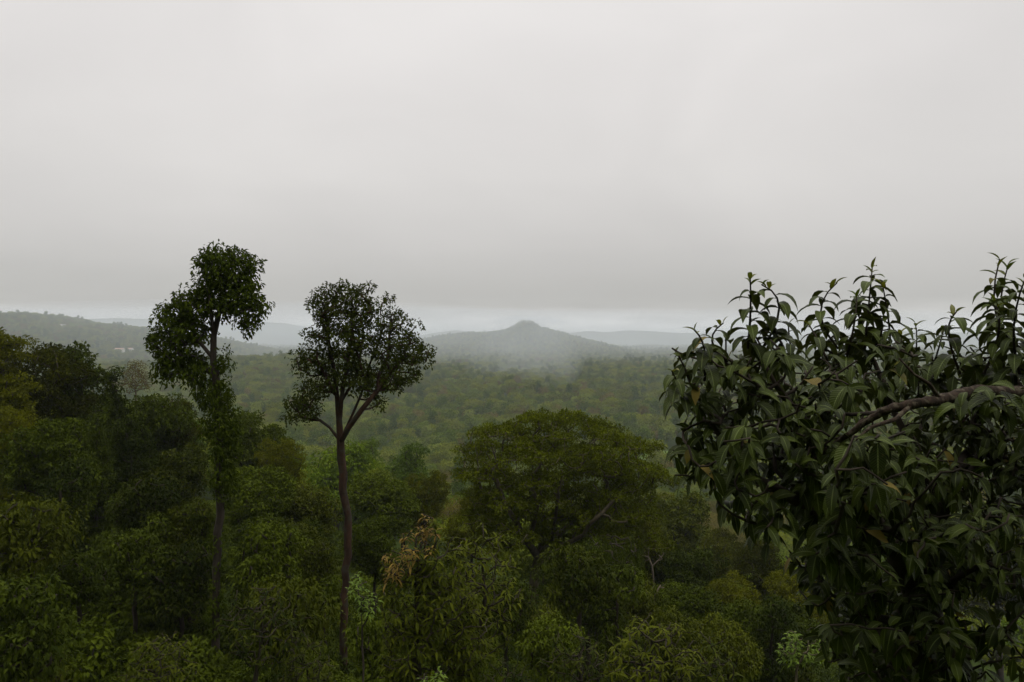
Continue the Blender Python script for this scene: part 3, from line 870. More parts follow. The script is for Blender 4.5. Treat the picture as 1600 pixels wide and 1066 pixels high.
vine_e = [(a[0], a[1], a[2], a[3] * .62, a[4] * .62, a[5], a[6]) for a in vine_e]
vp = thin(sample_env(vine_e, 1600, bias=1), .2)[:115]
Pv, ov = clump_points(vp, .10 + .16 * rng.random(len(vp)), 50, up=0, squash=1.3)
Dv, Nv = leaf_frame(ov, droop=.9)
vl = leaves_quad(Pv, Dv, Nv, .13 * (.7 + .6 * rng.random(len(Pv))), .06)
V1 = tubes(ch, 7, knob=.06)
hero('slender_tree', 'tall slender tree with a lopsided crown and vines wrapped round its dark trunk', t1_trunk[0], V1,
     [('crown', lv, L_T1), ('climbing_vine', vl, L_T1)], B_DARK)

# ------------------------------------------------------------------ hero tree: fan shaped crown on a reddish trunk
Y = 24.0
t2_trunk = [np.array([*on_ground(538, Y)[:2], on_ground(538, Y)[2] - .5]), P(537, 1010, Y), P(538, 930, Y), P(543, 850, Y), P(540, 790, Y), P(536, 740, Y), P(532, 690, Y), P(530, 655, Y)]
t2_l = [[P(530, 655, Y), P(527, 620, Y), P(520, 570, Y + .2), P(512, 520, Y), P(508, 480, Y)],
        [P(530, 650, Y), P(537, 600, Y - .3), P(545, 550, Y - .2), P(550, 500, Y)],
        [P(528, 622, Y), P(510, 590, Y - .4), P(495, 560, Y - .5)],
        [P(534, 690, Y), P(545, 668, Y - .4), P(565, 640, Y - .6), P(590, 610, Y - .5), P(612, 580, Y - .2), P(635, 555, Y)],
        [P(535, 675, Y), P(552, 645, Y + .4), P(570, 600, Y + .5), P(585, 550, Y + .4), P(600, 510, Y + .3)],
        [P(588, 612, Y - .5), P(605, 560, Y), P(612, 500, Y)],
        [P(533, 690, Y), P(515, 668, Y + .2), P(500, 657, Y + .3), P(480, 655, Y + .3), P(465, 650, Y + .3)],
        [P(535, 625, Y), P(560, 575, Y + .5), P(568, 520, Y + .6)]]
e2 = [px_ell(520, 470, 30, 20, Y, w=1.2), px_ell(500, 485, 20, 24, Y, w=1.2), px_ell(555, 475, 30, 22, Y, w=1.3), px_ell(535, 500, 45, 24, Y, w=1.2), px_ell(578, 495, 20, 24, Y),
      px_ell(505, 530, 28, 26, Y), px_ell(550, 535, 50, 26, Y, w=.7), px_ell(610, 480, 15, 18, Y, w=1.2), px_ell(610, 510, 24, 24, Y), px_ell(632, 520, 20, 24, Y),
      px_ell(620, 548, 36, 26, Y, w=1.2), px_ell(650, 553, 24, 20, Y, w=1.2), px_ell(625, 580, 28, 20, Y), px_ell(600, 602, 30, 16, Y, w=.7), px_ell(485, 568, 24, 24, Y, w=.9), px_ell(495, 600, 26, 18, Y, w=.7),
      px_ell(560, 590, 40, 28, Y, w=.45), px_ell(530, 570, 40, 26, Y, w=.5), px_ell(465, 560, 12, 6, Y, w=.4), px_ell(470, 638, 28, 22, Y, w=1.0), px_ell(588, 622, 22, 12, Y, w=.4), px_ell(500, 622, 18, 12, Y, w=.3), px_ell(570, 455, 12, 10, Y, w=.5), px_ell(534, 455, 10, 10, Y, w=.5)]
tips2 = thin(sample_env(e2, 2800, bias=1), .33)[:230]
ch, td = grow([t2_trunk] + t2_l, tips2, .13, r_tip=.010, seg=.45, wob=.25, exp=.42)
Pn, out = clump_points(tips2, .14 + .22 * rng.random(len(tips2)), 66, up=.2, squash=.9)
D, Nn = leaf_frame(out, droop=.3)
Ls = .125 * (.7 + .6 * rng.random(len(Pn)))
lv = leaves_quad(Pn, D, Nn, Ls, Ls * .5)
hero('fan_shaped_tree', 'tall tree with a fan-shaped dark crown on a bare reddish trunk', t2_trunk[0], tubes(ch, 10, knob=.16),
     [('crown', lv, L_T2)], B_RED)

# ------------------------------------------------------------------ broad spreading tree
Y = 38.0
b3 = on_ground(835, Y)
t3_trunk = [b3 - np.array([0, 0, .5]), P(832, 960, Y), P(836, 900, Y), P(842, 872, Y)]
t3_l = [[P(842, 872, Y), P(826, 850, Y - 1), P(812, 825, Y - 2), P(790, 790, Y - 2.5), P(775, 750, Y - 2)],
        [P(842, 872, Y), P(862, 850, Y - .5), P(868, 810, Y - 2), P(872, 770, Y - 2.5), P(880, 740, Y - 2)],
        [P(862, 850, Y - .5), P(895, 845, Y - 2), P(922, 818, Y - 3), P(940, 803, Y - 3.4), P(960, 780, Y - 3)],
        [P(842, 872, Y), P(850, 820, Y + 1.5), P(850, 760, Y + 2)], [P(862, 850, Y), P(910, 800, Y + 1.5), P(970, 750, Y + 1)],
        [P(826, 850, Y - 1), P(835, 815, Y - 1.5), P(840, 790, Y - 2.2), P(832, 760, Y - 2)]]
e3 = [px_ell(790, 700, 55, 32, Y, 3.5), px_ell(760, 730, 36, 34, Y, 3, w=1.2), px_ell(840, 690, 55, 38, Y, 4), px_ell(905, 690, 60, 38, Y, 4), px_ell(960, 715, 50, 34, Y, 3.5), px_ell(1000, 745, 34, 28, Y, 3),
      px_ell(870, 740, 110, 46, Y, 4.5, w=1.2), px_ell(800, 770, 60, 36, Y, 4), px_ell(940, 775, 60, 34, Y, 4), px_ell(985, 790, 36, 26, Y, 3), px_ell(765, 790, 34, 28, Y, 3), px_ell(920, 670, 22, 16, Y, 2), px_ell(850, 664, 22, 14, Y, 2), px_ell(900, 800, 40, 20, Y, 3), px_ell(800, 815, 60, 30, Y, 3.4), px_ell(880, 830, 40, 20, Y + 2, 3), px_ell(950, 820, 56, 26, Y, 3.4), px_ell(760, 835, 34, 24, Y, 2.6), px_ell(990, 835, 30, 20, Y, 2.4)]
sub3 = thin(sample_env(e3, 1600, bias=2), 1.15)[:215]
tips3 = []
for c_ in sub3:
    d_ = unit(rng.normal(size=(14, 3))); d_[:, 2] = np.abs(d_[:, 2]) * .9 - .15
    tips3.append(c_ + d_ * np.array([1, 1, .62]) * (.75 + .5 * rng.random()) * (.6 + .4 * rng.random((14, 1))))
tips3 = thin(np.concatenate(tips3), .36)[:1500]
ch, td = grow([t3_trunk] + t3_l, tips3, .30, r_tip=.008, seg=.8, wob=.3, exp=.45)
Pn, out = clump_points(tips3, .24 + .20 * rng.random(len(tips3)), 52, up=.35, squash=.6)
D, Nn = leaf_frame(out, droop=.15)
Ls = .17 * (.7 + .6 * rng.random(len(Pn)))
lv = leaves_quad(Pn, D, Nn, Ls, Ls * .5)
lv[2]['tone'] = lv[2]['tone'] * .45 + np.repeat(rng.random(len(tips3)), 52 * 4) * .55
hero('spreading_tree', 'broad spreading olive green tree with pale limbs, in the middle of the slope', t3_trunk[0], tubes(ch, 7), [('crown', lv, L_T3)], B_OLD)

# hanging curtain of foliage below its right side (a weeping neighbour)
Y = 33
bw = on_ground(968, Y)
ww = [bw - np.array([0, 0, .4]), P(966, 920, Y), P(962, 860, Y)]
tp = thin(sample_env([px_ell(955, 855, 45, 22, Y, 1.6), px_ell(985, 870, 24, 18, Y, 1.2), px_ell(930, 880, 26, 18, Y, 1.2)], 500), .3)[:60]
ch, td = grow([ww], tp, .13, seg=.5, wob=.3)
st = []; dd = []
for p_ in tp:
    for _ in range(5):
        q = p_ + rng.normal(size=3) * np.array([.3, .3, .1]); ln = 1.0 + 2.0 * rng.random(); drift = rng.normal(size=2) * .12
        m_ = int(ln / .05); tt = np.arange(m_) * .05
        st.append(np.stack([q[0] + drift[0] * tt, q[1] + drift[1] * tt, q[2] + .2 * np.sin(np.minimum(tt * 3, 3)) - tt], -1))
st = np.concatenate(st)
n_ = len(st); D = rng.normal(size=(n_, 3)) * .4; D[:, 2] -= 1; Nn = rng.normal(size=(n_, 3)); Nn[:, 2] *= .3
lv = leaves_quad(st + rng.normal(size=st.shape) * .03, unit(D), unit(Nn), .15, .035)
hero('weeping_tree', 'dark weeping tree with hanging strands below the right side of the broad tree', ww[0], tubes(ch, 5), [('crown', lv, L_DEEP)], B_DARK)

# ------------------------------------------------------------------ tree with rusty young leaves at the top
def shoot_tree(name, label, Y, base_px, trunk_px, ells, ntips, spacing, L, W, n_per, r_trunk, lm, bm, rust=None, rust_mat=None, bend=1.1, rust_name='young_leaves', limbs=()):
    b = on_ground(base_px, Y)
    tr = [b - np.array([0, 0, .4])] + [P(x, y, Y) for x, y in trunk_px]
    E = [px_ell(*e[:4], Y, None, (e[4] if len(e) > 4 else 1)) for e in ells]
    tips = thin(sample_env(E, ntips * 6, bias=3), spacing)[:ntips]
    ch, td = grow([tr] + [[P(*q) for q in l] for l in limbs], tips, r_trunk, r_tip=min(.006, r_trunk * .25), seg=.35, wob=.25)
    cen = np.mean(tips, 0); cen[2] -= 1
    ax = unit(td * .5 + unit(tips - cen) * .4 + UP * .45)
    parts = []
    if rust:
        RE = [px_ell(*e[:4], Y) for e in rust]
        m = np.zeros(len(tips), bool)
        for e_ in RE:
            m |= (((tips[:, 0] - e_[0]) / e_[3]) ** 2 + ((tips[:, 2] - e_[2]) / e_[5]) ** 2 < 1) & (rng.random(len(tips)) < .9)
        if m.any():
            w = whorl_leaves(tips[m], ax[m], n_per, L * .85, W * .85, rows=4, bend=bend, along=.15)
            parts.append((rust_name, (w[0], w[1], {'tone': w[2]['tone']}), rust_mat))
        tips, ax = tips[~m], ax[~m]
    w = whorl_leaves(tips, ax, n_per, L, W, rows=4, bend=bend, along=.18)
    parts.insert(0, ('crown', (w[0], w[1], {'tone': w[2]['tone']}), lm))
    return hero(name, label, tr[0], tubes(ch, 6), parts, bm)

shoot_tree('drooping_tree', 'tree with long drooping leaves and a rusty red top, right of the reddish trunk', 14.0, 655,
           [(655, 1000), (652, 930), (655, 860)],
           [(655, 850, 34, 34), (668, 812, 12, 16, 1.5), (628, 885, 34, 34), (690, 880, 40, 44), (640, 940, 50, 60), (700, 950, 55, 60), (660, 1010, 70, 60), (730, 1000, 40, 60)],
           420, .15, .25, .062, 8, .09, L_LANCE, B_DARK,
           rust=[(650, 832, 36, 34), (618, 868, 22, 18), (612, 890, 18, 14)], rust_mat=L_RUST)
shoot_tree('sapling', 'light green sapling top poking out just right of the reddish trunk', 12.5, 566,
           [(568, 1040), (566, 980), (562, 930)], [(563, 918, 22, 20), (574, 940, 20, 16), (556, 905, 14, 12)], 26, .10, .16, .05, 6, .018, L_LIME, B_DARK)
shoot_tree('sapling', 'pale stemmed sapling with fresh leaves at the bottom under the glossy tree', 9.0, 1243,
           [(1243, 1080), (1245, 1045), (1258, 1020)], [(1232, 1010, 18, 14), (1262, 1010, 18, 12), (1240, 995, 14, 10), (1285, 1000, 12, 14)], 44, .07, .10, .035, 7, .014, L_LIME, B_PALE,
           limbs=[[(1245, 1045, 9.0), (1236, 1028, 9.0)]])
shoot_tree('bright_bush', 'bright lime green leaves of a bush at the bottom edge near the middle', 11.0, 690,
           [(680, 1080)], [(675, 1058, 22, 10)], 14, .1, .16, .05, 6, .02, L_LIME, B_DARK)

# ------------------------------------------------------------------ leafless trees
def bare_tree(name, label, Y, base_px, trunk_px, ells, n, spacing, r, bm, leafy=0, lm=None, limbs=()):
    b = on_ground(base_px, Y)
    tr = [b - np.array([0, 0, .4])] + [P(x, y, Y) for x, y in trunk_px]
    tips = thin(sample_env([px_ell(*e, Y) for e in ells], n * 5), spacing)[:n]
    ch, td = grow([tr] + [[P(*q) for q in l] for l in limbs], tips, r, r_tip=.006, seg=.6, wob=.25, exp=.45)
    parts = []
    if leafy:
        Pn, out = clump_points(tips, .3, leafy, up=.2)
        D, Nn = leaf_frame(out)
        parts.append(('crown', leaves_quad(Pn, D, Nn, .14, .06), lm))
    return hero(name, label, tr[0], tubes(ch, 5), parts, bm)
bare_tree('bare_tree', 'almost leafless twiggy tree on the left skyline beside the dark pointed tree', 50, 212, [(212, 650), (212, 610)],
          [(212, 588, 20, 22), (200, 600, 12, 14), (225, 598, 12, 14), (212, 575, 10, 14)], 150, .2, .055, B_PALE, leafy=8, lm=L_BROWN)
bare_tree('dead_tree', 'dead pale branches sticking up from the gully right of the broad tree', 34, 1020, [(1021, 940), (1021, 905), (1019, 885)],
          [(1032, 868, 6, 10), (1006, 868, 8, 8), (1014, 860, 6, 6)], 9, .25, .045, B_PALE, limbs=[[(1019, 885, 34), (1014, 872, 34), (1003, 858, 34)], [(1020, 886, 34), (1028, 876, 34), (1037, 866, 34)]])
bare_tree('dead_tree', 'thin dead branch lying out sideways below the dead pale branches', 32, 1022, [(1022, 960), (1024, 930)],
          [(1032, 918, 8, 4)], 4, .2, .045, B_PALE, limbs=[[(1024, 930, 32), (1029, 920, 32), (1040, 912, 32)]])

# ------------------------------------------------------------------ foreground: glossy big leaved tree
def foreground():
    Yb = 3.6
    b = on_ground(1440, Yb)
    trunk = [b - np.array([0, 0, .5]), P(1450, 1500, Yb), P(1440, 1066, Yb), P(1436, 950, Yb), P(1450, 860, Yb), P(1470, 780, Yb)]
    def q(x, y, Y): return P(x, y, Y)
    limbs = [
        [q(1470, 780, 3.6), q(1560, 690, 3.7), q(1660, 640, 3.6)],
        [q(1436, 950, 3.6), q(1400, 860, 3.3), q(1350, 780, 3.0), q(1300, 700, 2.9), q(1240, 640, 2.9), q(1190, 560, 2.9)],
        [q(1400, 860, 3.3), q(1320, 820, 3.0), q(1240, 780, 2.9), q(1160, 740, 2.8), q(1110, 660, 2.8)],
        [q(1470, 780, 3.6), q(1420, 700, 3.7), q(1380, 600, 3.8), q(1360, 520, 3.8)],
        [q(1470, 780, 3.6), q(1520, 700, 3.9), q(1540, 560, 3.4)],
        [q(1436, 950, 3.6), q(1500, 900, 3.2), q(1580, 860, 3.0)],
        [q(1436, 990, 3.6), q(1360, 960, 3.2), q(1300, 930, 3.1)]]
    S = lambda cx, cy, rx, ry, Y, d, w=1: px_ell(cx, cy, rx, ry, Y, d, w)
    E = [S(1110, 600, 58, 56, 2.9, .4), S(1080, 560, 32, 24, 2.8, .25), S(1115, 690, 60, 60, 2.8, .4), S(1150, 760, 62, 52, 2.8, .4), S(1080, 735, 26, 24, 2.8, .2), S(1180, 545, 50, 42, 3.0, .4), S(1172, 490, 14, 22, 3.0, .1, .5),
         S(1200, 640, 90, 90, 3.0, .5, 1.3), S(1270, 590, 66, 40, 3.2, .5), S(1335, 560, 50, 40, 3.5, .5), S(1360, 520, 24, 30, 3.5, .2, .8), S(1420, 605, 70, 28, 3.8, .5), S(1300, 700, 100, 80, 2.8, .5, 1.4), S(1400, 760, 110, 80, 3.2, .6, 1.3),
         S(1230, 800, 80, 50, 2.9, .4), S(1340, 840, 80, 50, 3.0, .4), S(1500, 700, 100, 50, 3.7, .5), S(1560, 570, 60, 40, 3.2, .5, 1.1), S(1505, 570, 40, 34, 3.4, .4), S(1600, 620, 60, 80, 3.4, .5),
         S(1500, 820, 110, 80, 3.4, .6, 1.2), S(1600, 780, 80, 100, 3.5, .5, .7), S(1320, 930, 62, 60, 3.1, .4), S(1290, 880, 50, 30, 3.1, .3), S(1400, 930, 80, 90, 3.3, .5, 1.2), S(1500, 950, 90, 90, 3.4, .5, 1.2), S(1580, 900, 50, 50, 3.4, .4, .5),
         S(1350, 1030, 70, 50, 3.3, .4), S(1450, 1040, 90, 50, 3.2, .4, 1.3), S(1545, 1040, 60, 50, 3.5, .4, .7), S(1680, 700, 80, 200, 3.5, .5), S(1450, 650, 60, 22, 4.1, .3)]
    tips = thin(sample_env(E, 7000, bias=2), .068)[:1000]
    ch, td = grow([trunk] + limbs, tips, .13, r_tip=.003, seg=.10, wob=.25, exp=.72)
    tips = np.concatenate([tips, np.array([P(x, 598 + 18 * rng.random(), 2.52) for x in (1512, 1540, 1566, 1590, 1612, 1640)])])
    td = np.concatenate([td, np.tile(np.array([[0, -.5, .8]]), (6, 1))])
    cen = P(1400, 800, 3.5)
    ax = unit(td * .55 + unit(tips - cen) * .45 + UP * .25 + np.array([0, -.25, 0]))
    parts = [whorl_leaves(tips, ax, 6, .115, .046, rows=7, bend=1.35, along=.13, jitter=.7, fold=.14, wave=.08, updroop=.5)]
    big = rng.random(len(tips)) < np.clip((3.1 - tips[:, 1]) * .5, .02, .3)
    parts.append(whorl_leaves(tips[big], ax[big] * .6 + np.array([0, -.3, 0]), 4, .150, .060, rows=7, bend=1.6, along=.10, jitter=.8, fold=.10, wave=.06, updroop=.7))
    ch += [(np.array([P(1372, 645, 2.62), P(1330, 648, 2.75), P(1270, 640, 2.85), P(1225, 628, 2.9)]), np.array([.009, .008, .006, .004]))]
    # upright leading shoots against the sky
    shoots = [(1180, 520, 1172, 432, 2.95), (1195, 520, 1190, 445, 3.0), (1312, 520, 1308, 442, 3.4), (1355, 520, 1363, 418, 3.5), (1385, 525, 1378, 440, 3.5), (1330, 540, 1338, 462, 3.4), (1432, 560, 1430, 505, 4.4),
              (1282, 540, 1262, 505, 3.2), (1100, 570, 1085, 516, 2.8), (1065, 610, 1050, 580, 2.8), (1498, 560, 1494, 488, 3.1), (1560, 530, 1576, 412, 3.4), (1578, 520, 1562, 405, 3.0), (1545, 560, 1552, 470, 3.0), (1590, 560, 1604, 430, 2.9), (1470, 580, 1474, 515, 3.6),
              (1240, 540, 1232, 505, 3.2), (1140, 540, 1130, 505, 3.0), (1400, 560, 1408, 520, 3.9)]
    yl = []
    for (x0, y0, x1, y1, Yy) in shoots:
        a_ = P(x0 + rng.normal() * 8, y0 + 25, Yy); c_ = P(x1, y1, Yy + rng.normal() * .08)
        m_ = (a_ + c_) / 2 + rng.normal(size=3) * .03
        pts = np.array([a_, m_, c_])
        tt = np.linspace(0, 1, 7)[:, None]
        cur = (1 - tt) ** 2 * pts[0] + 2 * tt * (1 - tt) * (2 * m_ - (a_ + c_) / 2) + tt ** 2 * pts[2]
        ch.append((cur, np.linspace(.006, .003, 7)))
        ln = np.linalg.norm(c_ - a_); nl = max(8, int(ln / .015))
        t_ = np.clip((np.arange(nl) + 1.6 * rng.random(nl)) / nl, 0, .995)
        idx = t_ * 6; i0 = np.clip(idx.astype(int), 0, 5); fr = (idx - i0)[:, None]
        pp = cur[i0] * (1 - fr) + cur[i0 + 1] * fr
        th = np.arange(nl) * 2.4 + rng.random() * 6.28
        axd = unit(c_ - a_)
        up = .45 + .6 * t_ ** 2 + .15 * rng.normal(size=nl)
        D = np.stack([np.cos(th), np.sin(th), 0 * th], -1) + axd * up[:, None]
        Nn = unit(UP[None] + .15 * rng.normal(size=D.shape) - .0 * D)
        Ls = .165 * (1.12 - .5 * t_) * (.6 + .55 * rng.random(nl)) * (Yy / 3.1) ** .6
        m_y = t_ > .86
        parts.append(leaves_blade(pp[~m_y], D[~m_y], Nn[~m_y], Ls[~m_y], Ls[~m_y] * .35, rows=7, bend=1.2 + 1.2 * rng.random((~m_y).sum()), fold=.16, wave=.05))
        if m_y.any():
            yl.append(leaves_blade(pp[m_y], D[m_y] + axd * .6, Nn[m_y], Ls[m_y] * .6, Ls[m_y] * .17, rows=7, bend=.8, fold=.3))
    e = bpy.data.objects.new('glossy_tree', None); SC.collection.objects.link(e); e.location = tuple(trunk[0])
    tag(e, 'near tree with large glossy drooping leaves filling the right side', 'tree')
    V, Fs = tubes(ch, 7, knob=.05)
    link('trunk', mesh_np('trunk', V - trunk[0], Fs, B_DARK), e)
    v, f, at = join_leaves(parts); link('crown', mesh_np('crown', v - trunk[0], f, L_T5, at), e)
    v, f, at = join_leaves(yl); link('young_leaves', mesh_np('young_leaves', v - trunk[0], f, L_YOUNG, at), e)
    # the mottled limb crossing from the right edge
    pts = [P(1720, 628, 3.0), P(1640, 615, 2.85), P(1560, 612, 2.75), P(1515, 611, 2.7), P(1480, 624, 2.65), P(1430, 631, 2.6), P(1385, 640, 2.6), P(1350, 660, 2.65), P(1310, 690, 2.7), P(1270, 720, 2.8)]
    pts = np.array(pts); tt = np.linspace(0, len(pts) - 1, 50); i0 = np.clip(tt.astype(int), 0, len(pts) - 2); fr = (tt - i0)[:, None]
    cur = pts[i0] * (1 - fr) + pts[i0 + 1] * fr
    for _ in range(3): cur[1:-1] = (cur[:-2] + cur[1:-1] * 2 + cur[2:]) / 4
    cur[1:-1] += rng.normal(size=(48, 3)) * .0015
    rad = np.interp(np.arange(50), [0, 20, 25, 34, 49], [.027, .023, .020, .015, .008]) * (1 + .07 * rng.normal(size=50))
    V, Fs = tubes([(cur, rad),
        (np.array([P(1470, 626, 2.64), P(1452, 600, 2.6), P(1428, 585, 2.58), P(1405, 560, 2.6)]), np.array([.009, .007, .005, .003])),
        (np.array([P(1425, 632, 2.6), P(1400, 655, 2.55), P(1360, 668, 2.5), P(1335, 690, 2.5)]), np.array([.010, .008, .006, .003])),
        (np.array([P(1530, 612, 2.72), P(1520, 640, 2.65), P(1500, 665, 2.6)]), np.array([.008, .006, .003]))], 12, knob=.09)
    link('limb', mesh_np('limb', V - trunk[0], Fs, B_LIMB), e)
    return e
foreground()

# ------------------------------------------------------------------ valley forest: nearest as individual trees, the rest as one wood
def zone(px):
    for lim, s in [(330, 'left of the slender vine-clad tree'), (540, 'between the two tall trees'), (730, 'between the fan-shaped and broad spreading trees'),
                   (1030, 'behind the broad spreading tree')]:
        if px < lim: return s
    return 'behind the glossy tree at the right'
pts = []
y = 56.0
while y < 2900:
    s = 5.6 + min(3.6, y * .006)
    xs = np.arange(-.86 * y - 25, .86 * y + 25, s)
    pts.append(np.stack([xs + rng.normal(size=len(xs)) * s * .3, np.full(len(xs), y) + rng.normal(size=len(xs)) * s * .3, np.full(len(xs), s)], -1))
    y += s * .9
pts = np.concatenate(pts)
z = height(pts[:, 0], pts[:, 1])
pxs = 800 + pts[:, 0] / pts[:, 1] * F
pys = HOR - (z + 9) / pts[:, 1] * F
# leave the meadow free
inm = (np.abs(pts[:, 0] - fc[0]) < 17) & (np.abs(pts[:, 1] - fc[1]) < 36)
# keep clear of the placed trees near the camera
nearfree = ~((pts[:, 1] < 72) & (pxs < 720)) & ~((pts[:, 1] < 68) & (pxs > 1000))
keep = ~inm & nearfree
pts, z, pxs, pys = pts[keep], z[keep], pxs[keep], pys[keep]
patch = vnoise(pts[:, 0] / 70, pts[:, 1] / 90, 50) * .35 + rng.normal(size=len(pts)) * .55
kind = np.digitize(patch, [-.75, -.25, .15, .5, .8])       # 0..5
kind = np.array([4, 0, 1, 2, 5, 3])[kind]
vis = (pys > 560) & (pys < 1000) & (((pxs > 355) & (pxs < 725)) | ((pxs >= 725) & (pxs < 1040) & (pys < 700)) | ((pxs > 1030) & (pxs < 1060)) | ((pxs > 1040) & (pxs < 1260) & (pts[:, 1] < 110))) 
order = np.argsort(np.where(vis, pts[:, 1], 1e9))
ind = set(order[:230].tolist())
KN = ['broad dark', 'olive', 'pale green', 'brownish', 'slender', 'fresh green']
lo_src = {}
for i in order[:230]:
    k = int(kind[i]); Yd = pts[i, 1]
    nm, me = MID_HI[k]
    s = pts[i, 2] / 7.2 * (.75 + .5 * rng.random())
    nmz = {'slender': 'slender dark green'}.get(nm, nm)
    dist = 'on the near slope' if Yd < 95 else ('down the slope' if Yd < 150 else 'on the valley floor')
    e = place(me, 'forest_tree', (pts[i, 0], Yd, z[i] - .3), rng.random() * 6.28, (s, s, s * (.85 + .3 * rng.random())),
              f'{nmz} tree {dist}, {zone(pxs[i])}', 'tree', 'trees of the valley forest')
rest = np.array([i for i in range(len(pts)) if i not in ind])

def instancer(name, V, srcs, rot, scl, idx, label):
    me = bpy.data.meshes.new(name)
    me.vertices.add(len(V)); me.vertices.foreach_set('co', np.asarray(V, np.float32).ravel())
    for k, a, ty, f in (('rz', rot, 'FLOAT', 'value'), ('sz', scl, 'FLOAT', 'value'), ('pick', idx, 'INT', 'value')):
        at = me.attributes.new(k, ty, 'POINT'); at.data.foreach_set(f, np.asarray(a, np.int32 if ty == 'INT' else np.float32))
    o = link(name, me)
    ng = bpy.data.node_groups.new(name, 'GeometryNodeTree')
    ng.interface.new_socket('Geometry', in_out='INPUT', socket_type='NodeSocketGeometry')
    ng.interface.new_socket('Geometry', in_out='OUTPUT', socket_type='NodeSocketGeometry')
    gi = ng.nodes.new('NodeGroupInput'); go = ng.nodes.new('NodeGroupOutput')
    jn = ng.nodes.new('GeometryNodeJoinGeometry')
    for s in reversed(srcs):
        n = ng.nodes.new('GeometryNodeObjectInfo'); n.transform_space = 'ORIGINAL'
        n.inputs['Object'].default_value = s; n.inputs['As Instance'].default_value = True
        ng.links.new(n.outputs['Geometry'], jn.inputs[0])
    ip = ng.nodes.new('GeometryNodeInstanceOnPoints')
    ng.links.new(gi.outputs[0], ip.inputs['Points']); ng.links.new(jn.outputs[0], ip.inputs['Instance'])
    ip.inputs['Pick Instance'].default_value = True
    def na(nm, ty):
        n = ng.nodes.new('GeometryNodeInputNamedAttribute'); n.data_type = ty; n.inputs['Name'].default_value = nm; return n
    ng.links.new(na('pick', 'INT').outputs['Attribute'], ip.inputs['Instance Index'])
    cx = ng.nodes.new('ShaderNodeCombineXYZ'); ng.links.new(na('rz', 'FLOAT').outputs['Attribute'], cx.inputs['Z'])
    ng.links.new(cx.outputs[0], ip.inputs['Rotation'])
    ng.links.new(na('sz', 'FLOAT').outputs['Attribute'], ip.inputs['Scale'])
    ng.links.new(ip.outputs[0], go.inputs[0])
    md = o.modifiers.new('scatter', 'NODES'); md.node_group = ng
    tag(o, label, 'forest' if 'canopy' in name or 'wood' in name else 'undergrowth', None, 'stuff')
    return o

# coarse crowns for the wood: their sources stand at its near edge as trees of their own
far = rest[pts[rest, 1] > 260]; nearr = rest[pts[rest, 1] <= 260]
srcs_lo = []
pick_places = [i for i in far if 380 < pxs[i] < 700 and pts[i, 1] < 330]
for k in range(6):
    j = next(i for i in pick_places if kind[i] == k and i in set(far.tolist()))
    far = far[far != j]
    e = place(MID_LO[k][1], 'forest_tree', (pts[j, 0], pts[j, 1], z[j] - .3), rng.random() * 6, 1.1,
              f'{ {"slender": "slender dark green"}.get(KN[k], KN[k]) } tree on the valley floor, {zone(pxs[j])}', 'tree', 'trees of the valley forest')
    srcs_lo.append(next(c for c in e.children if c.name.startswith('crown')))
srcs_hi = []
seen = set()
for o in list(SC.objects):
    if o.name.startswith('forest_tree') and o.type == 'EMPTY':
        for c in o.children:
            if c.name.startswith('crown'):
                for k in range(6):
                    if c.data == MID_HI[k][1][0] and k not in seen:
                        seen.add(k); srcs_hi.append((k, c))
srcs_hi.sort(key=lambda a: a[0])
mapk = {k: n for n, (k, _) in enumerate(srcs_hi)}
Vn = np.stack([pts[:, 0], pts[:, 1], z - .3], -1)
def scl(ix): return pts[ix, 2] / 7.4 * (.55 + .6 * rng.random(len(ix)))
instancer('forest_canopy', Vn[nearr], [c for _, c in srcs_hi], rng.random(len(nearr)) * 6.28, scl(nearr), [mapk.get(int(k), 0) for k in kind[nearr]],
          'mixed green trees filling the slope behind the nearer ones')
instancer('valley_wood', Vn[far], srcs_lo, rng.random(len(far)) * 6.28, scl(far), kind[far], 'unbroken green wood covering the valley floor and hills')

# ------------------------------------------------------------------ undergrowth: leafy ground cover
ux = []; yv = 9.0
while yv < 60:
    s = .8 + yv * .018
    xs = np.arange(-.85 * yv - 2, .85 * yv + 2, s)
    ux.append(np.stack([xs + rng.normal(size=len(xs)) * s * .35, yv + rng.normal(size=len(xs)) * s * .35], -1)); yv += s
ux = np.concatenate(ux)
uz = gh(ux[:, 0], ux[:, 1])
bs_ = [o for o in SC.objects if o.name.startswith('bush') and o.type == 'EMPTY'][:2]
bsrc = []
for me in (BUSH[0][0], BUSH[1][0]):
    bsrc.append(next(o for o in SC.objects if o.type == 'MESH' and o.data == me))
instancer('undergrowth', np.stack([ux[:, 0], ux[:, 1], uz - .25], -1), bsrc, rng.random(len(ux)) * 6.28, .45 + .55 * rng.random(len(ux)),
          (rng.random(len(ux)) > .6).astype(int), 'low leafy undergrowth covering the forest floor')

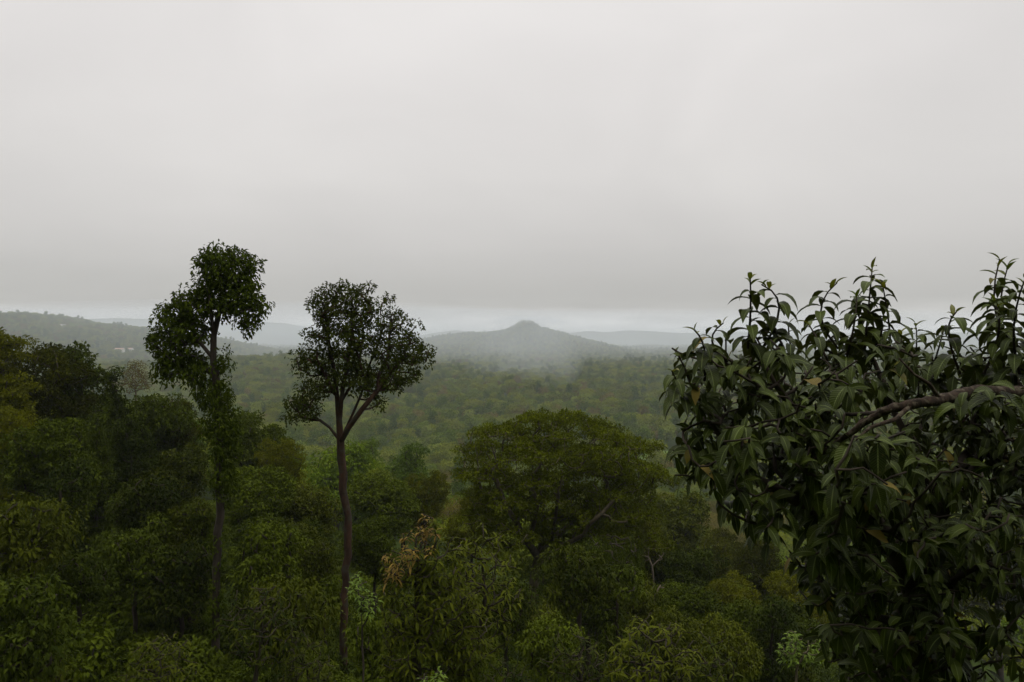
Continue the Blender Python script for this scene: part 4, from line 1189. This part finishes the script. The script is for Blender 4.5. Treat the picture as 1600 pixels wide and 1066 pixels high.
# ------------------------------------------------------------------ scattered far houses
M_WALL = bpy.data.materials.new('whitewashed_wall'); M_WALL.use_nodes = True
M_ROOF = bpy.data.materials.new('tiled_roof'); M_ROOF.use_nodes = True
for m_, c0_, c1_ in ((M_WALL, (.62, .60, .56), (.78, .77, .73)), (M_ROOF, (.26, .14, .10), (.42, .27, .20))):
    t = m_.node_tree; nz = N(t, 'ShaderNodeTexNoise'); nz.inputs['Scale'].default_value = .8
    cr = N(t, 'ShaderNodeValToRGB'); cr.color_ramp.elements[0].color = (*c0_, 1); cr.color_ramp.elements[1].color = (*c1_, 1)
    t.links.new(nz.outputs[0], cr.inputs[0]); t.links.new(cr.outputs[0], t.nodes['Principled BSDF'].inputs['Base Color'])
M_WIN = bpy.data.materials.new('dark_window'); M_WIN.use_nodes = True
M_WIN.node_tree.nodes['Principled BSDF'].inputs['Base Color'].default_value = (.03, .035, .04, 1)
def box(x0, x1, y0, y1, z0, z1):
    V = np.array([(x, y, zz) for zz in (z0, z1) for y in (y0, y1) for x in (x0, x1)], float)
    return V, np.array([(0, 2, 3, 1), (4, 5, 7, 6), (0, 1, 5, 4), (1, 3, 7, 5), (3, 2, 6, 7), (2, 0, 4, 6)])
def house_meshes(w, d, h):
    V, q = box(-w / 2, w / 2, -d / 2, d / 2, -1.5, h)
    g = np.array([(-w / 2, 0, h + 1.9), (w / 2, 0, h + 1.9)])
    V = np.concatenate([V, g])
    wall = mesh_np('wall', V, [q, np.array([(4, 6, 8), (5, 9, 7)])], M_WALL, smooth=False)
    e = .5
    R = []
    for sgn in (-1, 1):
        R += [(-w / 2 - e, sgn * (d / 2 + e), h - .25), (w / 2 + e, sgn * (d / 2 + e), h - .25), (w / 2 + e, 0, h + 2.1), (-w / 2 - e, 0, h + 2.1)]
    R = np.array(R); R2 = R + np.array([0, 0, .2]); A = np.concatenate([R, R2])
    f = []
    for o_ in (0, 4):
        f += [(o_, o_ + 1, o_ + 2, o_ + 3), (o_ + 8, o_ + 11, o_ + 10, o_ + 9)] + [(o_ + i, o_ + 8 + i, o_ + 8 + (i + 1) % 4, o_ + (i + 1) % 4) for i in range(4)]
    roof = mesh_np('roof', A, [np.array(f)], M_ROOF, smooth=False)
    wins = []
    for x in (-w * .3, 0, w * .3):
        v_, q_ = box(x - .6, x + .6, -d / 2 - .06, -d / 2 + .02, 1, 2.4); wins.append(mesh_np('window', v_, [q_], M_WIN, smooth=False))
    return wall, roof, wins
HS = [house_meshes(14, 9, 6), house_meshes(10, 8, 3.6), house_meshes(20, 10, 7)]
def at_surface(px, py, y0=300, y1=2200):
    ys = np.arange(y0, y1, 4.0); xs = (px - 800) / F * ys; hz = height(xs, ys) + 6; lz = -(py - HOR) / F * ys
    hit = np.nonzero(hz >= lz)[0]
    i = hit[0] if len(hit) else len(ys) - 1
    return xs[i], ys[i], float(height(xs[i], ys[i]))
for px, py, v, lab in [
    (98, 511, 2, 'tall pale house highest on the left hill'), (116, 517, 1, 'small white house below the tall one on the left hill'),
    (136, 516, 0, 'pale house, left one of a pair high on the left hill'), (144, 517, 0, 'pale house, right one of a pair high on the left hill'),
    (163, 538, 1, 'lone pale house halfway down the left hill'), (176, 549, 0, 'leftmost reddish house in the row at the foot of the left hill'),
    (187, 550, 2, 'longest house in the row at the foot of the left hill'), (203, 548, 0, 'rightmost house in the row at the foot of the left hill'),
    (193, 556, 1, 'small pale hut just below the long house row'), (758, 586, 1, 'lone white house in the valley below the pointed hill'), (899, 559, 1, 'tiny pale house on the right flank of the pointed hill'),
    (664, 570, 1, 'tiny white house beside the right rim of the fan-shaped crown')]:
    x, y, zz = at_surface(px, py)
    wall, roof, wins = HS[v]
    e = bpy.data.objects.new('house', None); SC.collection.objects.link(e)
    sc_ = .7 if v != 2 else .8
    e.location = (x, y, zz + 4.5); e.rotation_euler = (0, 0, rng.normal() * .4); e.scale = (sc_, sc_, sc_)
    tag(e, lab, 'house', 'scattered far houses')
    wo = link('wall', wall, e); link('roof', roof, e)
    wo.scale = (1, 1, 1)
    for w_ in wins: link('window', w_, e)
    # terrace of cleared ground the house stands on
    v_, q_ = box(-1.2, 1.2, -1, 1, 0, 1)
    Vt = np.array([(-11, -8, 0), (11, -8, 0), (11, 8, 0), (-11, 8, 0), (-16, -13, -9), (16, -13, -9), (16, 13, -9), (-16, 13, -9)], float)
    link('terrace', mesh_np('terrace', Vt, [np.array([(0, 1, 2, 3), (0, 4, 5, 1), (1, 5, 6, 2), (2, 6, 7, 3), (3, 7, 4, 0)])], M_FIELD, smooth=False), e).location = (0, 0, -.05)

# ------------------------------------------------------------------ haze
mh = bpy.data.materials.new('haze'); mh.use_nodes = True
t = mh.node_tree; t.nodes.clear()
o_ = N(t, 'ShaderNodeOutputMaterial'); pv = N(t, 'ShaderNodeVolumePrincipled')
pv.inputs['Color'].default_value = (.88, .94, 1.0, 1)
pv.inputs['Density'].default_value = 0.00019
pv.inputs['Anisotropy'].default_value = 0.0
t.links.new(pv.outputs[0], o_.inputs['Volume'])
V, q = box(-6500, 6500, -120, 7500, -90, 52)
hz = link('haze', mesh_np('haze', V, [q], mh, smooth=False))
tag(hz, 'thin grey mist hanging over the valley', None, None, 'stuff')

def mist(px, py, Y, rx, ry, rz, dens, label, seed):
    """a drifting bank of thicker mist: a lumpy closed body"""
    c = P(px, py, Y)
    nu, nv = 40, 24
    u = np.linspace(0, 2 * math.pi, nu, endpoint=False); v = np.linspace(0.02, math.pi - .02, nv)
    Uv, Vv = np.meshgrid(u, v)
    r = 1 + np.sin(Vv) * (.22 * vnoise(np.cos(Uv) * 2 + 5, np.sin(Uv) * 2 + Vv * 2, seed) + .12 * vnoise(np.cos(Uv) * 5 + 9, np.sin(Uv) * 5 + Vv * 4, seed + 1))
    X = c[0] + np.cos(Uv) * np.sin(Vv) * rx * r; Yy = c[1] + np.sin(Uv) * np.sin(Vv) * ry * r; Z = c[2] + np.cos(Vv) * rz * r
    idx = np.arange(nu * nv).reshape(nv, nu); nx = np.roll(idx, -1, 1)
    q = np.stack([idx[:-1], idx[1:], nx[1:], nx[:-1]], -1).reshape(-1, 4)
    top = idx[0][::-1][None]; bot = idx[-1][None]
    m = mh.copy(); m.name = 'mist_bank'
    m.node_tree.nodes['Principled Volume'].inputs['Density'].default_value = dens
    V = np.stack([X, Yy, Z], -1).reshape(-1, 3)
    tag(link('haze', mesh_np('haze', V, [q, np.concatenate([idx[0]])[::-1][None], idx[-1][None]], m)), label, None, None, 'stuff')
mist(822, 502, 2300, 130, 120, 20, .0032, 'low cloud resting on the pointed summit', 3)
mist(832, 585, 850, 70, 200, 62, .0007, 'column of mist rising from the middle of the valley', 5)
mist(560, 535, 2350, 2900, 1400, 112, .00045, 'broad bank of mist lying at the foot of the far hills', 8)
